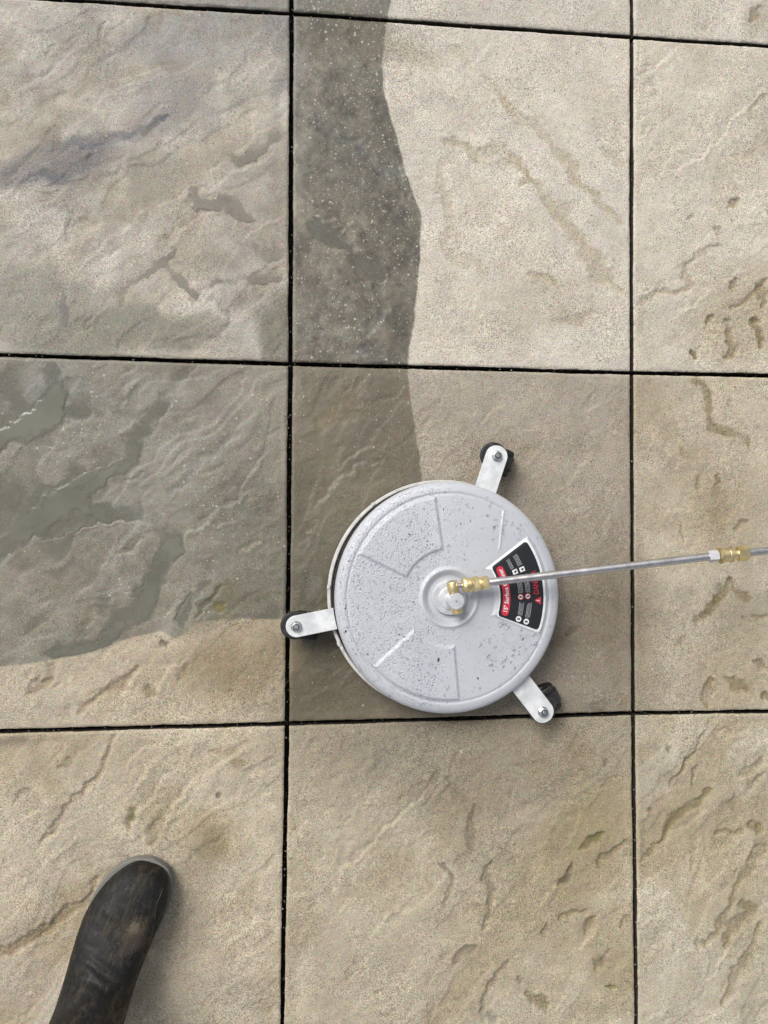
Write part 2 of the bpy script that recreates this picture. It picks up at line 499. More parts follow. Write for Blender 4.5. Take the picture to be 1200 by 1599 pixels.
 ('c', [(1193,1208),(1180,1220),(1174,1230)], 5, 1.6, .4, O, 0),
 ('c', [(1150,1250),(1148,1268)], 6, 1.0, .3, D, 0),
 ('c', [(1123,1306),(1140,1302),(1158,1294)], 5, 1.8, .5, O, 0),
 ('c', [(1174,1287),(1190,1300)], 8, 2.2, .6, O, 0),
 ('c', [(1177,1338),(1174,1367),(1151,1386),(1142,1408),(1120,1456),(1091,1478)], 7, 1.8, .5, O, 0),
 ('c', [(1161,1411),(1177,1421),(1142,1446),(1129,1481)], 11, 1.8, .55, O, 0),
 ('c', [(1190,1448),(1183,1478),(1161,1504),(1145,1535),(1132,1567)], 7, 1.8, .5, O, 0),
 ('c', [(1164,1565),(1158,1585)], 6, 1.2, .3, O, 0),
 ('c', [(1091,1332),(1081,1370)], 5, 1.0, .3, B, 0),
 ('l', [(1177,1440),(1140,1470),(1118,1515),(1097,1542)], 9, 1.5, 0, B, 0),
 ('l', [(1040,1345),(1048,1310),(1080,1290),(1110,1262)], 6, 1.3, 0, B, 0),
 ('c', [(1195,1325),(1185,1345)], 10, 1.8, .4, O, 0),
 # lower left
 ('c', [(172,1151),(166,1180),(157,1202),(125,1241),(106,1261),(88,1295),(71,1320)], 5, 1.8, .35, B, 0),
 ('l', [(270,1206),(243,1241),(232,1256),(219,1265),(204,1300)], 11, 2.0, .2, O, 0),
 ('l', [(313,1202),(308,1222),(294,1234),(282,1249),(266,1277),(239,1320)], 11, 2.0, .2, O, 0),
 ('l', [(283,1151),(286,1170),(290,1187)], 9, 1.6, .1, B, 0),
 ('l', [(210,1240),(225,1215),(250,1185)], 10, 1.3, .1, B, 0),
 ('l', [(198,1215),(210,1185),(240,1160)], 10, 1.3, .1, B, 0),
 ('c', [(153,1379),(145,1400),(133,1414),(98,1437),(59,1461),(20,1480),(-10,1490)], 9, 1.9, .5, B, 0),
 ('c', [(251,1277),(240,1300),(232,1315)], 12, .8, .45, O, 0),
 ('c', [(211,1262),(204,1290)], 7, 1.0, .5, AL, 0),
 ('c', [(333,1300),(345,1320),(320,1330)], 22, .5, .35, O, 0),
 ('c', [(368,1194),(380,1188)], 10, .6, .45, O, 0),
 ('c', [(341,1241),(343,1245)], 6, 1.3, .5, D, 0),
 ('c', [(43,1234),(30,1245),(20,1257)], 4, 1.3, .3, D, 0),
 ('c', [(112,1183),(94,1200)], 8, 1.1, .3, D, 0),
 ('l', [(431,1465),(384,1496),(360,1530),(337,1555)], 12, 1.1, .1, D, 0),
 ('l', [(310,1290),(330,1265),(370,1250)], 9, 1.0, 0, B, 0),
 ('l', [(15,1490),(40,1485),(75,1455),(110,1440),(150,1410)], 5, 1.6, 0, B, 0),
 ('l', [(20,1390),(60,1360),(90,1330),(140,1290)], 12, 1.0, 0, B, 0),
 ('c', [(350,1172),(330,1182)], 6, 1.0, .3, B, 0),
]
# soft tinted zones: cx, cy, rx, ry, degrees, weight, colour
ZONES = [
 (85,255,105,38,-18,.75,(118,114,110)), (255,160,60,40,-40,.6,(134,130,124)), (300,60,130,45,-10,.6,(150,149,143)),
 (440,70,22,90,0,.55,(120,118,114)), (60,460,80,50,10,.6,(134,132,116)), (180,520,150,38,-4,.75,(132,129,112)),
 (440,520,34,60,0,.8,(128,124,106)), (90,510,110,45,5,.7,(140,137,119)), (25,430,60,70,10,.4,(148,143,126)), (300,505,60,30,-10,.6,(136,132,114)), (440,250,26,80,0,.45,(146,140,124)), (200,95,50,30,-20,.4,(160,158,150)), (300,150,50,50,0,.45,(146,142,130)), (420,40,60,24,6,.5,(138,136,128)), (380,90,70,70,0,.25,(150,145,130)), (250,270,50,30,-30,.5,(144,140,124)), (405,330,55,110,0,.3,(150,141,122)),
 (860,480,90,30,-8,.25,(160,148,124)), (640,90,60,26,8,.45,(170,158,130)), (545,60,90,40,3,.5,(104,98,74)),
 (1160,500,70,80,0,.45,(162,146,108)), (1180,20,30,30,0,.4,(150,140,112)), (1060,300,90,90,0,.12,(205,197,180)),
 (150,700,260,140,-20,.30,(120,120,108)), (370,620,90,60,-30,.35,(140,130,112)), (60,610,80,50,0,.4,(120,120,114)), (390,830,90,110,0,.45,(102,98,80)),
 (345,940,60,30,-30,.5,(104,98,70)), (380,1040,90,60,0,.65,(138,122,92)), (40,1065,60,26,-8,.35,(190,180,158)), (60,1115,80,14,0,.35,(180,172,155)),
 (820,700,180,110,0,.15,(148,134,110)), (930,980,100,140,0,.7,(116,104,82)), (840,830,60,80,-40,.3,(118,104,84)), (700,1110,280,30,0,.5,(104,96,76)),
 (520,1000,90,140,0,.45,(84,78,58)), (540,640,110,70,0,.35,(122,112,92)), (480,900,30,200,0,.4,(96,92,74)), (975,850,20,260,0,.3,(140,130,110)),
 (1130,790,60,90,0,.3,(154,138,104)), (1150,1060,80,60,0,.4,(156,140,104)), (1150,960,50,50,-40,.3,(148,134,96)),
 (700,1180,280,80,0,.62,(138,126,104)), (880,1190,70,50,-20,.4,(134,118,84)), (920,1300,60,90,30,.5,(146,132,90)), (850,1400,80,60,0,.3,(150,136,102)),
 (740,1300,70,70,0,.4,(134,122,96)), (640,1180,60,50,0,.3,(134,130,116)), (960,1500,60,60,0,.35,(150,136,100)), (500,1500,70,120,0,.15,(188,176,158)),
 (1080,1290,90,60,-40,.25,(156,144,108)), (1150,1430,60,60,-40,.35,(152,140,104)), (1180,1540,50,60,0,.25,(160,150,116)),
 (330,1310,60,40,-30,.45,(156,138,96)), (250,1270,50,60,-30,.3,(160,142,102)), (310,1400,26,120,8,.4,(138,126,104)), (250,1170,170,34,0,.25,(164,148,118)),  # narrow strip right of the boot: its faint shadow put into the colour
 (70,1450,110,40,-25,.35,(160,145,116)), (60,1560,70,60,0,.3,(176,168,160)), (350,1560,90,50,0,.3,(158,152,134)), (20,1165,30,14,0,.5,(120,116,100)),
]
# boundary of the soaked area, upper strip and lower left
WETPOLY = [(-900,-900),(620,-900),(612,0),(606,25),(600,70),(598,115),(606,165),(618,205),(628,245),(640,285),(652,315),(658,335),(657,370),(655,410),(653,460),
           (648,500),(642,530),(638,560),(637,585),(640,615),(645,645),(652,680),(655,710),(656,750),(700,930),(700,1000),(690,1121),(690,1150),(690,1180),(690,1180),(400,1180),(450.5,1180),(450.5,1180),(450.5,1140),(450.5,1100),(450.5,1000),(450.5,966),(450.5,966),
           (449,966),(400,966),(341,967),(309,973),(290,988),(274,1000),(262,992),(251,984),(196,999),(145,1018),(78,1031),(0,1043),(-900,1100)]

for _ in range(2):       # round the corners of the traced line
    WETPOLY = [q for i in range(len(WETPOLY)) for q in ((WETPOLY[i][0] * .75 + WETPOLY[(i + 1) % len(WETPOLY)][0] * .25, WETPOLY[i][1] * .75 + WETPOLY[(i + 1) % len(WETPOLY)][1] * .25),
               (WETPOLY[i][0] * .25 + WETPOLY[(i + 1) % len(WETPOLY)][0] * .75, WETPOLY[i][1] * .25 + WETPOLY[(i + 1) % len(WETPOLY)][1] * .75))]
_pr = random.Random(5)
for (x0, y0, x1, y1, cnt_, an) in ((20, 1150, 430, 1590, 16, 48), (470, 1140, 980, 1590, 20, 48), (1005, 1125, 1200, 1590, 16, 50), (1000, 80, 1200, 570, 8, 45), (1000, 600, 1200, 1100, 8, -60),
                               (10, 1040, 430, 1120, 7, 40), (10, 30, 440, 540, 12, 40), (480, 600, 960, 740, 7, 40), (20, 580, 430, 1000, 12, 40)):
    for _ in range(cnt_):
        qx, qy = _pr.uniform(x0, x1), _pr.uniform(y0, y1)
        L_ = _pr.uniform(4, 22); aa = math.radians(an + _pr.uniform(-25, 25)); dx_, dy_ = math.cos(aa) * L_, -math.sin(aa) * L_
        if _pr.random() < .55: FEAT.append(('c', [(qx - dx_, qy - dy_), (qx, qy + _pr.uniform(-3, 3)), (qx + dx_, qy + dy_)], _pr.uniform(2.5, 5), _pr.uniform(.5, 1.3), _pr.uniform(.05, .3), (140, 126, 100), 0))
        else: FEAT.append(('l', [(qx - dx_ * 2, qy - dy_ * 2), (qx + _pr.uniform(-5, 5), qy + _pr.uniform(-5, 5)), (qx + dx_ * 2, qy + dy_ * 2)], _pr.uniform(6, 11), _pr.uniform(.5, 1.2), 0, (140, 126, 100), 0))

def seg_dist(X, Y, pts):
    """distance (px), signed towards the lower right, and the taper at the ends"""
    best = np.full(X.shape, 1e9); sg = np.ones(X.shape); along = np.zeros(X.shape)
    L = 0; lens = [math.dist(pts[i], pts[i + 1]) for i in range(len(pts) - 1)]; T = sum(lens) + 1e-6
    for i in range(len(pts) - 1):
        ax, ay = pts[i]; bx, by = pts[i + 1]; dx, dy = bx - ax, by - ay; l2 = dx * dx + dy * dy + 1e-9
        t = np.clip(((X - ax) * dx + (Y - ay) * dy) / l2, 0, 1)
        vx = X - (ax + t * dx); vy = Y - (ay + t * dy)
        dd = np.hypot(vx, vy); m = dd < best
        best = np.where(m, dd, best)
        sg = np.where(m, np.sign(vx * .7 + vy * .7 + 1e-9), sg)
        along = np.where(m, (L + t * lens[i]) / T, along)
        L += lens[i]
    return best, sg, along

def in_poly(X, Y, poly):
    c = np.zeros(X.shape, bool); n = len(poly)
    for i in range(n):
        x1, y1 = poly[i]; x2, y2 = poly[(i + 1) % n]
        if y1 == y2: continue
        m = ((y1 > Y) != (y2 > Y)) & (X < (x2 - x1) * (Y - y1) / (y2 - y1) + x1)
        c ^= m
    return c

# measured joint crossings in photo pixels
def ext(a, b, k): return (a[0] + (a[0] - b[0]) * k, a[1] + (a[1] - b[1]) * k)
gA, gB = G(455.5, 20.5), G(987.6, 57)
gC, gD = G(453.8, 568), G(987.3, 582)
gE, gF = G(448.4, 1130.6), G(990, 1114)
gA0, gC0, gE0 = G(122, 0), G(0, 553.7), G(0, 1143)
gB2, gD2, gF2 = G(1200, 71.3), G(1200, 586.2), G(1200, 1111.3)
gG, gH = G(440.8, 1599), G(994.9, 1599)
def far(a, b, L=.6):
    v = (b - a) / np.linalg.norm(b - a)
    return a + v * L
nodes = {}
nodes[0, 0], nodes[1, 0], nodes[0, 1], nodes[1, 1], nodes[0, 2], nodes[1, 2] = gA, gB, gC, gD, gE, gF
nodes[-1, 0], nodes[-1, 1], nodes[-1, 2] = far(gA, gA0), far(gC, gC0), far(gE, gE0)
nodes[2, 0], nodes[2, 1], nodes[2, 2] = far(gB, gB2), far(gD, gD2), far(gF, gF2)
nodes[0, 3], nodes[1, 3] = far(gE, gG), far(gF, gH)
nodes[-1, 3] = nodes[0, 3] + nodes[-1, 2] - nodes[0, 2]; nodes[2, 3] = nodes[1, 3] + nodes[2, 2] - nodes[1, 2]
up = np.array([0.001, .6])
for i in (-1, 0, 1, 2): nodes[i, -1] = nodes[i, 0] + up

SLABS = [
 # col, row, base dry colour, base wet colour, riven amount, strike angle, label
 (-1,-1,(166,158,142),(140,136,122),.6, 40,'strip of damp slab at the top left corner of the photo'),
 (0,-1, (204,196,178),(116,112,100),.3,-40,'slab at the top edge, dark wet at its left end and pale beside it'),
 (1,-1, (206,198,180),(120,116,100),.3, 40,'pale dry slab corner at the top right with one small pit'),
 (-1,0, (187,180,165),(184,177,161),1.0,40,'damp beige slab at upper left with bluish grey puddles in its hollows'),
 (0,0,  (212,203,184),(110,105,90),.35,-45,'slab split between a dark wet strip and a clean pale dry side'),
 (1,0,  (206,197,176),(120,116,100),.65,45,'pale dry slab at right with brown pits in its lower corner'),
 (-1,1, (190,177,151),(138,133,116),.75,40,'mostly flooded grey green slab with a dry beige bottom strip'),
 (0,1,  (177,167,148),(114,106,87),.55,42,'brownish slab under the round surface cleaner'),
 (1,1,  (188,177,152),(120,116,100),.65,-60,'beige slab at right under the brass joint of the lance'),
 (-1,2, (193,181,155),(120,116,100),1.0,50,'rippled beige slab under the black boot'),
 (0,2,  (184,173,147),(120,116,100),.95, 48,'beige slab at the bottom middle with small dark pits toward its right edge'),
 (1,2,  (192,182,157),(120,116,100),1.2, 48,'beige slab at bottom right with a long diagonal olive channel'),
]

def sheet_axis(L, step, fine=True):
    e = [0, .0005, .0012, .0022, .0035]
    n = max(2, int(round((L - .0075) / step)))
    mid = list(np.linspace(.005, L - .005, n))
    return np.array(e + mid + [L - q for q in reversed(e)]) / L

def relief(x, y, X, Y, riv, ang, seed, dry, wetc):
    """height in metres plus surface colour and masks, at ground points x,y (photo position X,Y)"""
    a = math.radians(ang); u = x * math.cos(a) + y * math.sin(a); v = -x * math.sin(a) + y * math.cos(a)
    wx = fbm(x, y, 9, 3, seed) * .035; wy = fbm(x, y, 9, 3, seed + 3) * .035
    n = fbm((u + wx) * .42, (v + wy) * 1.15, 8.5, 4, seed + 1, .52)
    t = n * 3.4 + 3
    fr = t - np.floor(t)
    terr = np.floor(t) + sst(.70, .97, fr)
    low = fbm(x, y, 3.2, 2, seed + 5) * .0011
    h = low + (terr - 3) * .0013 * riv
    h = h + fbm(x, y, 22, 4, seed + 2) * .0018 * (.35 + .65 * riv)
    # soaked area
    wob = fbm(x, y, 60, 3, 2) * 3 + fbm(x, y, 14, 2, 3) * 3
    wobx = fbm(x, y, 60, 3, 5) * 2
    wd_, _, _ = seg_dist(X + wob * .7, Y + wobx * .7, WETPOLY + WETPOLY[:1])
    inside = in_poly(X + wob * .7, Y + wobx * .7, WETPOLY)
    wet = sst(-1.6, 1.6, np.where(inside, wd_, -wd_))
    if seed in (6, 9, 10): wet = wet * (X < 450) * (Y < 1110)
    rough = sst(-.25, .45, fbm(x, y, 7, 2, seed + 4))
    h = h + fbm(x, y, 75, 3, seed + 6, .6) * .0011 * (.25 + rough) * (1 - .35 * wet) * (.5 + .5 * riv)
    shade = fbm(x, y, 6, 4, seed + 7)
    shade2 = fbm(x, y, 30, 4, seed + 2)
    cd_, cw = alb(dry), alb(wetc)
    col = cd_[None, :] * (1 - wet[:, None]) + cw[None, :] * wet[:, None]
    col = col * (1 + .12 * shade + .14 * shade2 + wet * (.55 if seed == 4 else .28) * fbm(x, y, 12, 5, seed + 3, .6))[:, None]
    blo = (wet * .35 * sst(.05, .5, fbm(x, y, 13, 4, seed + 6)))[:, None]
    col = col * (1 - blo) + alb((124, 112, 96)) * blo
    if seed == 4: col = col * (1 + wet * (.62 * fbm(x, y, 48, 4, 2, .65) + .25 * fbm(x, y, 130, 2, 5)))[:, None]
    # dirt gathers in the low riven parts
    lowp = sst(.15, -.55, n + .25 * shade2) * riv
    col = col * (1 - lowp[:, None] * .20 * np.array([.7, .9, 1.25]))
    zx = X + fbm(x, y, 12, 4, 1) * 34; zy = Y + fbm(x, y, 12, 4, 4) * 34
    for cx, cy, rx, ry, dg, wt, c in ZONES:
        if not ((abs(X - cx) < 3 * max(rx, ry)).any() and (abs(Y - cy) < 3 * max(rx, ry)).any()): continue
        q = math.radians(dg); dx = zx - cx; dy = zy - cy
        uu = (dx * math.cos(q) + dy * math.sin(q)) / rx; vv = (-dx * math.sin(q) + dy * math.cos(q)) / ry
        m = wt * (sst(1.25, .70, np.hypot(uu, vv)) if seed == 3 else sst(1.5, .35, np.hypot(uu, vv))) * np.clip(1 + .5 * shade2, 0, 1.4)
        m = np.clip(m, 0, 1)[:, None]
        col = col * (1 - m) + alb(c) * m * (1 + .08 * shade2)[:, None]
    jx = X + fbm(x, y, 34, 4, 6) * 10 + fbm(x, y, 120, 2, 1) * 3.5; jy = Y + fbm(x, y, 34, 4, 7) * 10 + fbm(x, y, 120, 2, 3) * 3.5
    pool = np.zeros(X.shape); jw = fbm(x, y, 15, 3, 2) * 20
    jit = 1 + .45 * fbm(x, y, 45, 3, 5)
    for kind, pts, r, dep, sw, sc, pl in FEAT:
        if seed == 3 and sc is GM: sw = sw * .45
        xs = [p[0] for p in pts]; ys = [p[1] for p in pts]; R = r * 4
        if sc is OL: r, sw = r * 1.5, sw * .72
        bb = (X > min(xs) - R) & (X < max(xs) + R) & (Y > min(ys) - R) & (Y < max(ys) + R)
        if not bb.any(): continue
        dd, sg, al = seg_dist(jx[bb] + (jw[bb] if sc is OL else 0), jy[bb] - (jw[bb] if sc is OL else 0), pts)
        if kind == 'c':
            taper = .55 + .45 * np.sin(np.pi * np.clip(al, 0, 1)) ** .6
            rr = r * taper * jit[bb]
            q = sst(1.5, .2, dd / rr) if pl else sst(1.35, .4, dd / rr)
            h[bb] -= q * dep * .001 * ((.42 if seed == 6 else .55) if pl else 1.75 * (1 - .4 * wet[bb]))
            m = sw * sst(1.55, .25, dd / rr) * np.clip(1.0 + 1.0 * shade2[bb], .3, 1.35)
            if pl: pool[bb] = np.maximum(pool[bb], sst(1.4, 1.0, dd / rr))
        else:
            taper = np.sin(np.pi * np.clip(al, 0.02, .98)) ** .5
            s = dd * sg / r                       # + lower right, - upper left
            q = np.where(s < 0, sst(.02, -.42, s) * np.exp(-np.maximum(-s - .4, 0) * .9), 0) * sst(3.6, 1.5, dd / r)
            crest = np.exp(-((s - .15) / .40) ** 2) * .45
            h[bb] += (crest - q) * dep * .001 * 1.55 * taper * (1 - .35 * wet[bb])
            m = sw * q * taper
        m = np.clip(m, 0, 1)[:, None]
        col[bb] = col[bb] * (1 - m) + alb(sc) * m
    return h, low, np.clip(col, .01, .9), wet, pool

WATER_OLIVE = water_material('murky_grey_green_water', tuple(alb((127, 126, 110)).tolist()))
WATER_STRIP = water_material('murky_film', tuple(alb((122, 120, 107)).tolist()), .6)
WATER_BLUE = water_material('murky_blue_grey_water', tuple(alb((156, 149, 134)).tolist()), .55)

GROUP = 'riven paving slabs laid in a grid'
for si, (ci, ri, dry, wetc, riv, ang, lab) in enumerate(SLABS):
    A, Bq = nodes[ci, ri], nodes[ci + 1, ri]
    Cq, Dq = nodes[ci, ri + 1], nodes[ci + 1, ri + 1]
    g = .0036
    corners = [A + [g, -g], Bq + [-g, -g], Cq + [g, g], Dq + [-g, g]]
    step = .0021
    s = sheet_axis(.594, step); t_ = sheet_axis(.594, step)
    ns = len(s)
    SS, TT = np.meshgrid(s, t_)
    SS = SS.ravel(); TT = TT.ravel()
    P = (corners[0][None] * ((1 - SS) * (1 - TT))[:, None] + corners[1][None] * (SS * (1 - TT))[:, None]
         + corners[2][None] * ((1 - SS) * TT)[:, None] + corners[3][None] * (SS * TT)[:, None])
    x, y = P[:, 0], P[:, 1]
    # cast edges are never dead straight
    ex = np.minimum(SS, 1 - SS) * .594; ey = np.minimum(TT, 1 - TT) * .594
    wobx = (fbm(x * 0 + ci * 3.3 + np.where(SS < .5, 0, 7), y, 16, 4, si)) * .0011 + vn(x * 0 + si + np.where(SS < .5, 0, 9), y * 150, 3) * .00035
    woby = (fbm(x, y * 0 + ri * 2.7 + np.where(TT < .5, 0, 7), 16, 4, si + 2)) * .0011 + vn(x * 150, y * 0 + si + np.where(TT < .5, 0, 9), 4) * .00035
    x = x + wobx * sst(.01, 0, ex); y = y + woby * sst(.01, 0, ey)
    X, Y = px_of(x, y)
    h, low, col, wet, pool = relief(x, y, X, Y, riv, ang, si, dry, wetc)
    e = np.minimum(ex, ey)
    edge = sst(.018, .003, e)
    h = h * (1 - .65 * edge)
    chip = np.clip(fbm(x, y, 55, 3, si + 1) - .05, 0, 1) * .010
    h = h - .0022 * np.clip(1 - e / (.0036 + chip), 0, 1) ** 2
    # arris coloured a little paler
    rim = (sst(.005, .001, e) * .22)[:, None]
    col = col * (1 - rim) + np.clip(col * 1.25, 0, 1) * rim
    wetm = wet.copy()
    if (ci, ri) == (-1, 0): wetm = wetm * .45
    if (ci, ri) == (0, 1): wetm = np.maximum(wetm, .30 * sst(640, 900, Y))
    pale = wet * .5 * (.25 + sst(-.2, .5, fbm(x, y, 9, 3, 4)))
    if (ci, ri) in ((0, 0), (0, -1)): pale = wet * (.6 + .9 * sst(-.1, .4, fbm(x, y, 8, 3, 4)) + .4 * sst(.05, .0, ey))
    if (ci, ri) == (-1, 0): pale = pale * .45
    if (ci, ri) == (0, 1): pale = pale * .55 * sst(760, 640, Y) + .05 * wet
    pale = pale + .05 * (1 - wet)
    cen = P.mean(0)
    co = np.stack([x - cen[0], y - cen[1], h], -1)
    idx = np.arange(ns * ns).reshape(ns, ns)
    q = np.stack([idx[:-1, :-1], idx[1:, :-1], idx[1:, 1:], idx[:-1, 1:]], -1).reshape(-1, 4)
    # sides down to the bed
    ring = np.concatenate([idx[0, :-1], idx[:-1, -1], idx[-1, :0:-1], idx[:0:-1, 0]])
    nr = len(ring); base = len(co)
    low_ring = co[ring].copy(); low_ring[:, 2] = -.040
    mid_ring = co[ring].copy(); mid_ring[:, 2] = -.0045
    k = np.arange(nr); k2 = (k + 1) % nr
    side1 = np.stack([ring[k], ring[k2], base + k2, base + k], -1)
    side2 = np.stack([base + k, base + k2, base + nr + k2, base + nr + k], -1)
    allco = np.concatenate([co, mid_ring, low_ring]); allq = np.concatenate([q, side1, side2])
    o = grid_mesh('paving_slab', allco, allq, M_STONE)
    o.location = (cen[0], cen[1], 0)
    o['label'] = lab; o['category'] = 'paving slab'; o['group'] = GROUP; o['kind'] = 'thing'
    me = o.data
    nv = len(allco)
    cc = np.ones((nv, 4), np.float32); cc[:len(co), :3] = col
    cc[len(co):, :3] = np.concatenate([col[ring], col[ring]]) * np.array([.09, .08, .07])     # joint faces, shade of the deep gap put into the colour
    at = me.attributes.new('tone', 'FLOAT_COLOR', 'POINT'); at.data.foreach_set('color', cc.ravel())
    for nm, arr in (('wetness', wetm), ('pale_grains', pale)):
        f = np.zeros(nv, np.float32); f[:len(co)] = arr
        at = me.attributes.new(nm, 'FLOAT', 'POINT'); at.data.foreach_set('value', f)
    # water standing in the hollows
    if wet.max() > 0 and ri >= 0 and (ci, ri) != (0, 1):
        lvl = np.zeros(len(h)) + low * 0
        lvl = low * (1 - .65 * edge) - (.0004 if ri == 1 or ci == 0 else .0006) - (1 - pool) * (.0008 if ci < 0 and ri == 1 else .0030)
        depth = lvl - h
        ok = (wet > .5) & (depth > -.0006) & (e > .004) & (pool > .02) | ((wet > .5) & (depth > 0) & (e > .004))
        okq = ok[q].all(1) & (depth[q] > 0).any(1)
        used = np.unique(q[okq]); remap = -np.ones(len(h), int); remap[used] = np.arange(len(used))
        if len(used) > 50:
            pv = np.stack([x[used] - cen[0], y[used] - cen[1], lvl[used]], -1)
            po = grid_mesh('puddle', pv, remap[q[okq]], WATER_OLIVE if (ci, ri) == (-1, 1) else WATER_BLUE if (ci,ri)==(-1,0) else WATER_STRIP)
            po.location = (cen[0], cen[1], 0)
            po['kind'] = 'structure'
            at = po.data.attributes.new('depth', 'FLOAT', 'POINT')
            at.data.foreach_set('value', np.maximum(depth[used], 0).astype(np.float32))

# the paving goes on outside the picture
mb_v = []; mb_q = []; mcol = []
rs = np.random.RandomState(3)
for i in range(-6, 8):
    for j in range(-6, 9):
        if -1 <= i <= 1 and -1 <= j <= 2: continue
        x0, y1 = i * .6 + .0031, -j * .6 - .0031
        x1, y0 = x0 + .5938, y1 - .5938
        if j in (-1, 0, 1, 2):
            if i >= 2: x0 += .004; x1 += .004
            if i <= -2: x0 -= .006; x1 -= .006
        if j <= -2: y0 += .004; y1 += .004
        if j >= 3: y0 -= .006; y1 -= .006
        c = alb((180, 168, 146)) * rs.uniform(.9, 1.06)
        n = 25; b0 = len(mb_v)
        for a in range(n):
            for bb in range(n):
                px, py = x0 + (x1 - x0) * bb / (n - 1), y1 + (y0 - y1) * a / (n - 1)
                ed = a in (0, n - 1) or bb in (0, n - 1)
                z = 0 if ed else float(fbm(np.array([px]), np.array([py]), 12, 4, (i * 3 + j) % 7)[0]) * .005
                mb_v.append((px, py, z)); mcol.append(c)
        I = lambda a, bb: b0 + a * n + bb
        for a in range(n - 1):
            for bb in range(n - 1): mb_q.append((I(a, bb), I(a + 1, bb), I(a + 1, bb + 1), I(a, bb + 1)))
        rg = [I(0, k) for k in range(n - 1)] + [I(k, n - 1) for k in range(n - 1)] + [I(n - 1, n - 1 - k) for k in range(n - 1)] + [I(n - 1 - k, 0) for k in range(n - 1)]
        b1 = len(mb_v)
        for r_ in rg:
            mb_v.append((mb_v[r_][0], mb_v[r_][1], -.04)); mcol.append(c * .35)
        for k in range(len(rg)):
            k2 = (k + 1) % len(rg); mb_q.append((rg[k], rg[k2], b1 + k2, b1 + k))
pav = grid_mesh('pavement', np.array(mb_v), np.array(mb_q), M_STONE)
pav['kind'] = 'structure'
cc = np.ones((len(mb_v), 4), np.float32); cc[:, :3] = np.array(mcol)
at = pav.data.attributes.new('tone', 'FLOAT_COLOR', 'POINT'); at.data.foreach_set('color', cc.ravel())

# ground under the slabs
m, t, b = newmat('dark_bedding')
geo = t.nodes.new('ShaderNodeNewGeometry')
c = mixc(t, noise(t, geo.outputs['Position'], 150, 5), (.012, .011, .009), (.05, .045, .036))
t.links.new(c, b.inputs['Base Color']); b.inputs['Roughness'].default_value = .95
t.links.new(bump(t, noise(t, geo.outputs['Position'], 200, 4), .002), b.inputs['Normal'])
go = mesh_from('ground', [(-60, -60, -.041), (60, -60, -.041), (60, 60, -.041), (-60, 60, -.041)], [(0, 1, 2, 3)], m)
go['kind'] = 'structure'

# grit washed into the joints
mg, t, b = newmat('grit')
oi = t.nodes.new('ShaderNodeNewGeometry')
c = mixc(t, oi.outputs['Random Per Island'], (.03, .027, .02), (.30, .28, .23))
t.links.new(c, b.inputs['Base Color']); b.inputs['Roughness'].default_value = .8
gb = MB()
ico = [(0, 0, 1), (.9, 0, .3), (.3, .85, .3), (-.7, .5, .3), (-.7, -.5, .3), (.3, -.85, .3), (.6, .5, -.7), (-.3, .8, -.7), (-.9, 0, -.7), (-.3, -.8, -.7), (.6, -.5, -.7), (0, 0, -1)]
icf = [(0,1,2),(0,2,3),(0,3,4),(0,4,5),(0,5,1),(1,6,2),(2,6,7),(2,7,3),(3,7,8),(3,8,4),(4,8,9),(4,9,5),(5,9,10),(5,10,1),(1,10,6),(6,11,7),(7,11,8),(8,11,9),(9,11,10),(10,11,6)]
def grain(x, y, z, r):
    M = Matrix.Translation((x, y, z)) @ Matrix.Rotation(random.random() * 6, 4, 'Z') @ Matrix.Rotation(random.random() * 6, 4, 'X') @ Matrix.Diagonal((r * random.uniform(.7, 1.3), r, r * random.uniform(.5, 1), 1))
    gb.add(ico, icf, M)
for (a, b_) in (((0, -1), (0, 0)), ((0, 0), (0, 1)), ((0, 1), (0, 2)), ((0, 2), (0, 3)), ((1, 0), (1, 1)), ((1, 1), (1, 2)), ((1, 2), (1, 3)), ((-1, 0), (0, 0)), ((0, 0), (1, 0)), ((1, 0), (2, 0)),
                ((-1, 1), (0, 1)), ((0, 1), (1, 1)), ((1, 1), (2, 1)), ((-1, 2), (0, 2)), ((0, 2), (1, 2)), ((1, 2), (2, 2))):
    for k in range(60):
        q = random.random(); p = nodes[a] * (1 - q) + nodes[b_] * q
        grain(p[0] + random.uniform(-.002, .002), p[1] + random.uniform(-.002, .002), random.uniform(-.022, -.003), random.uniform(.0005, .0015))
for k in range(240):     # crumbs lying on the slabs
    px, py = random.uniform(0, 1200), random.uniform(0, 1599)
    x, y = G(px, py)
    grain(x, y, .0006, random.uniform(.0004, .0009))
go = gb.build('grit', mg, smooth=0); go['kind'] = 'stuff'

# ------------------------------------------------------------------ metals, plastics
def metal(name, colour, rough, metallic=1.0, bumpd=.00008, scratch=300, dirt=None):
    m, t, b = newmat(name)
    co = t.nodes.new('ShaderNodeTexCoord'); P = co.outputs['Object']
    n1 = noise(t, P, 60, 5)
    c = mixc(t, ramp(t, n1, .3, .75), tuple(q * .86 for q in colour), tuple(min(1, q * 1.08) for q in colour))
    if dirt:
        n2 = noise(t, P, 130, 6, .7)
        c = mixc(t, ramp(t, n2, .56, .72, 0, .7), c, dirt)
    t.links.new(c, b.inputs['Base Color'])
    b.inputs['Metallic'].default_value = metallic
    t.links.new(ramp(t, n1, .2, .8, rough * .75, rough * 1.3), b.inputs['Roughness'])
    t.links.new(bump(t, noise(t, P, scratch, 4, .7), bumpd), b.inputs['Normal'])
    return m
M_BRASS = metal('brass', (.84, .69, .38), .34, 1.0, .00015, 400)
M_STEEL = metal('stainless_steel', (.60, .58, .57), .27, 1.0, .00002, 900)
M_NUT = metal('zinc_plated_steel', (.60, .60, .60), .30)
M_ARM = metal('satin_aluminium_plate', (.62, .63, .63), .50, .35, .0002, 250, (.45, .43, .36))
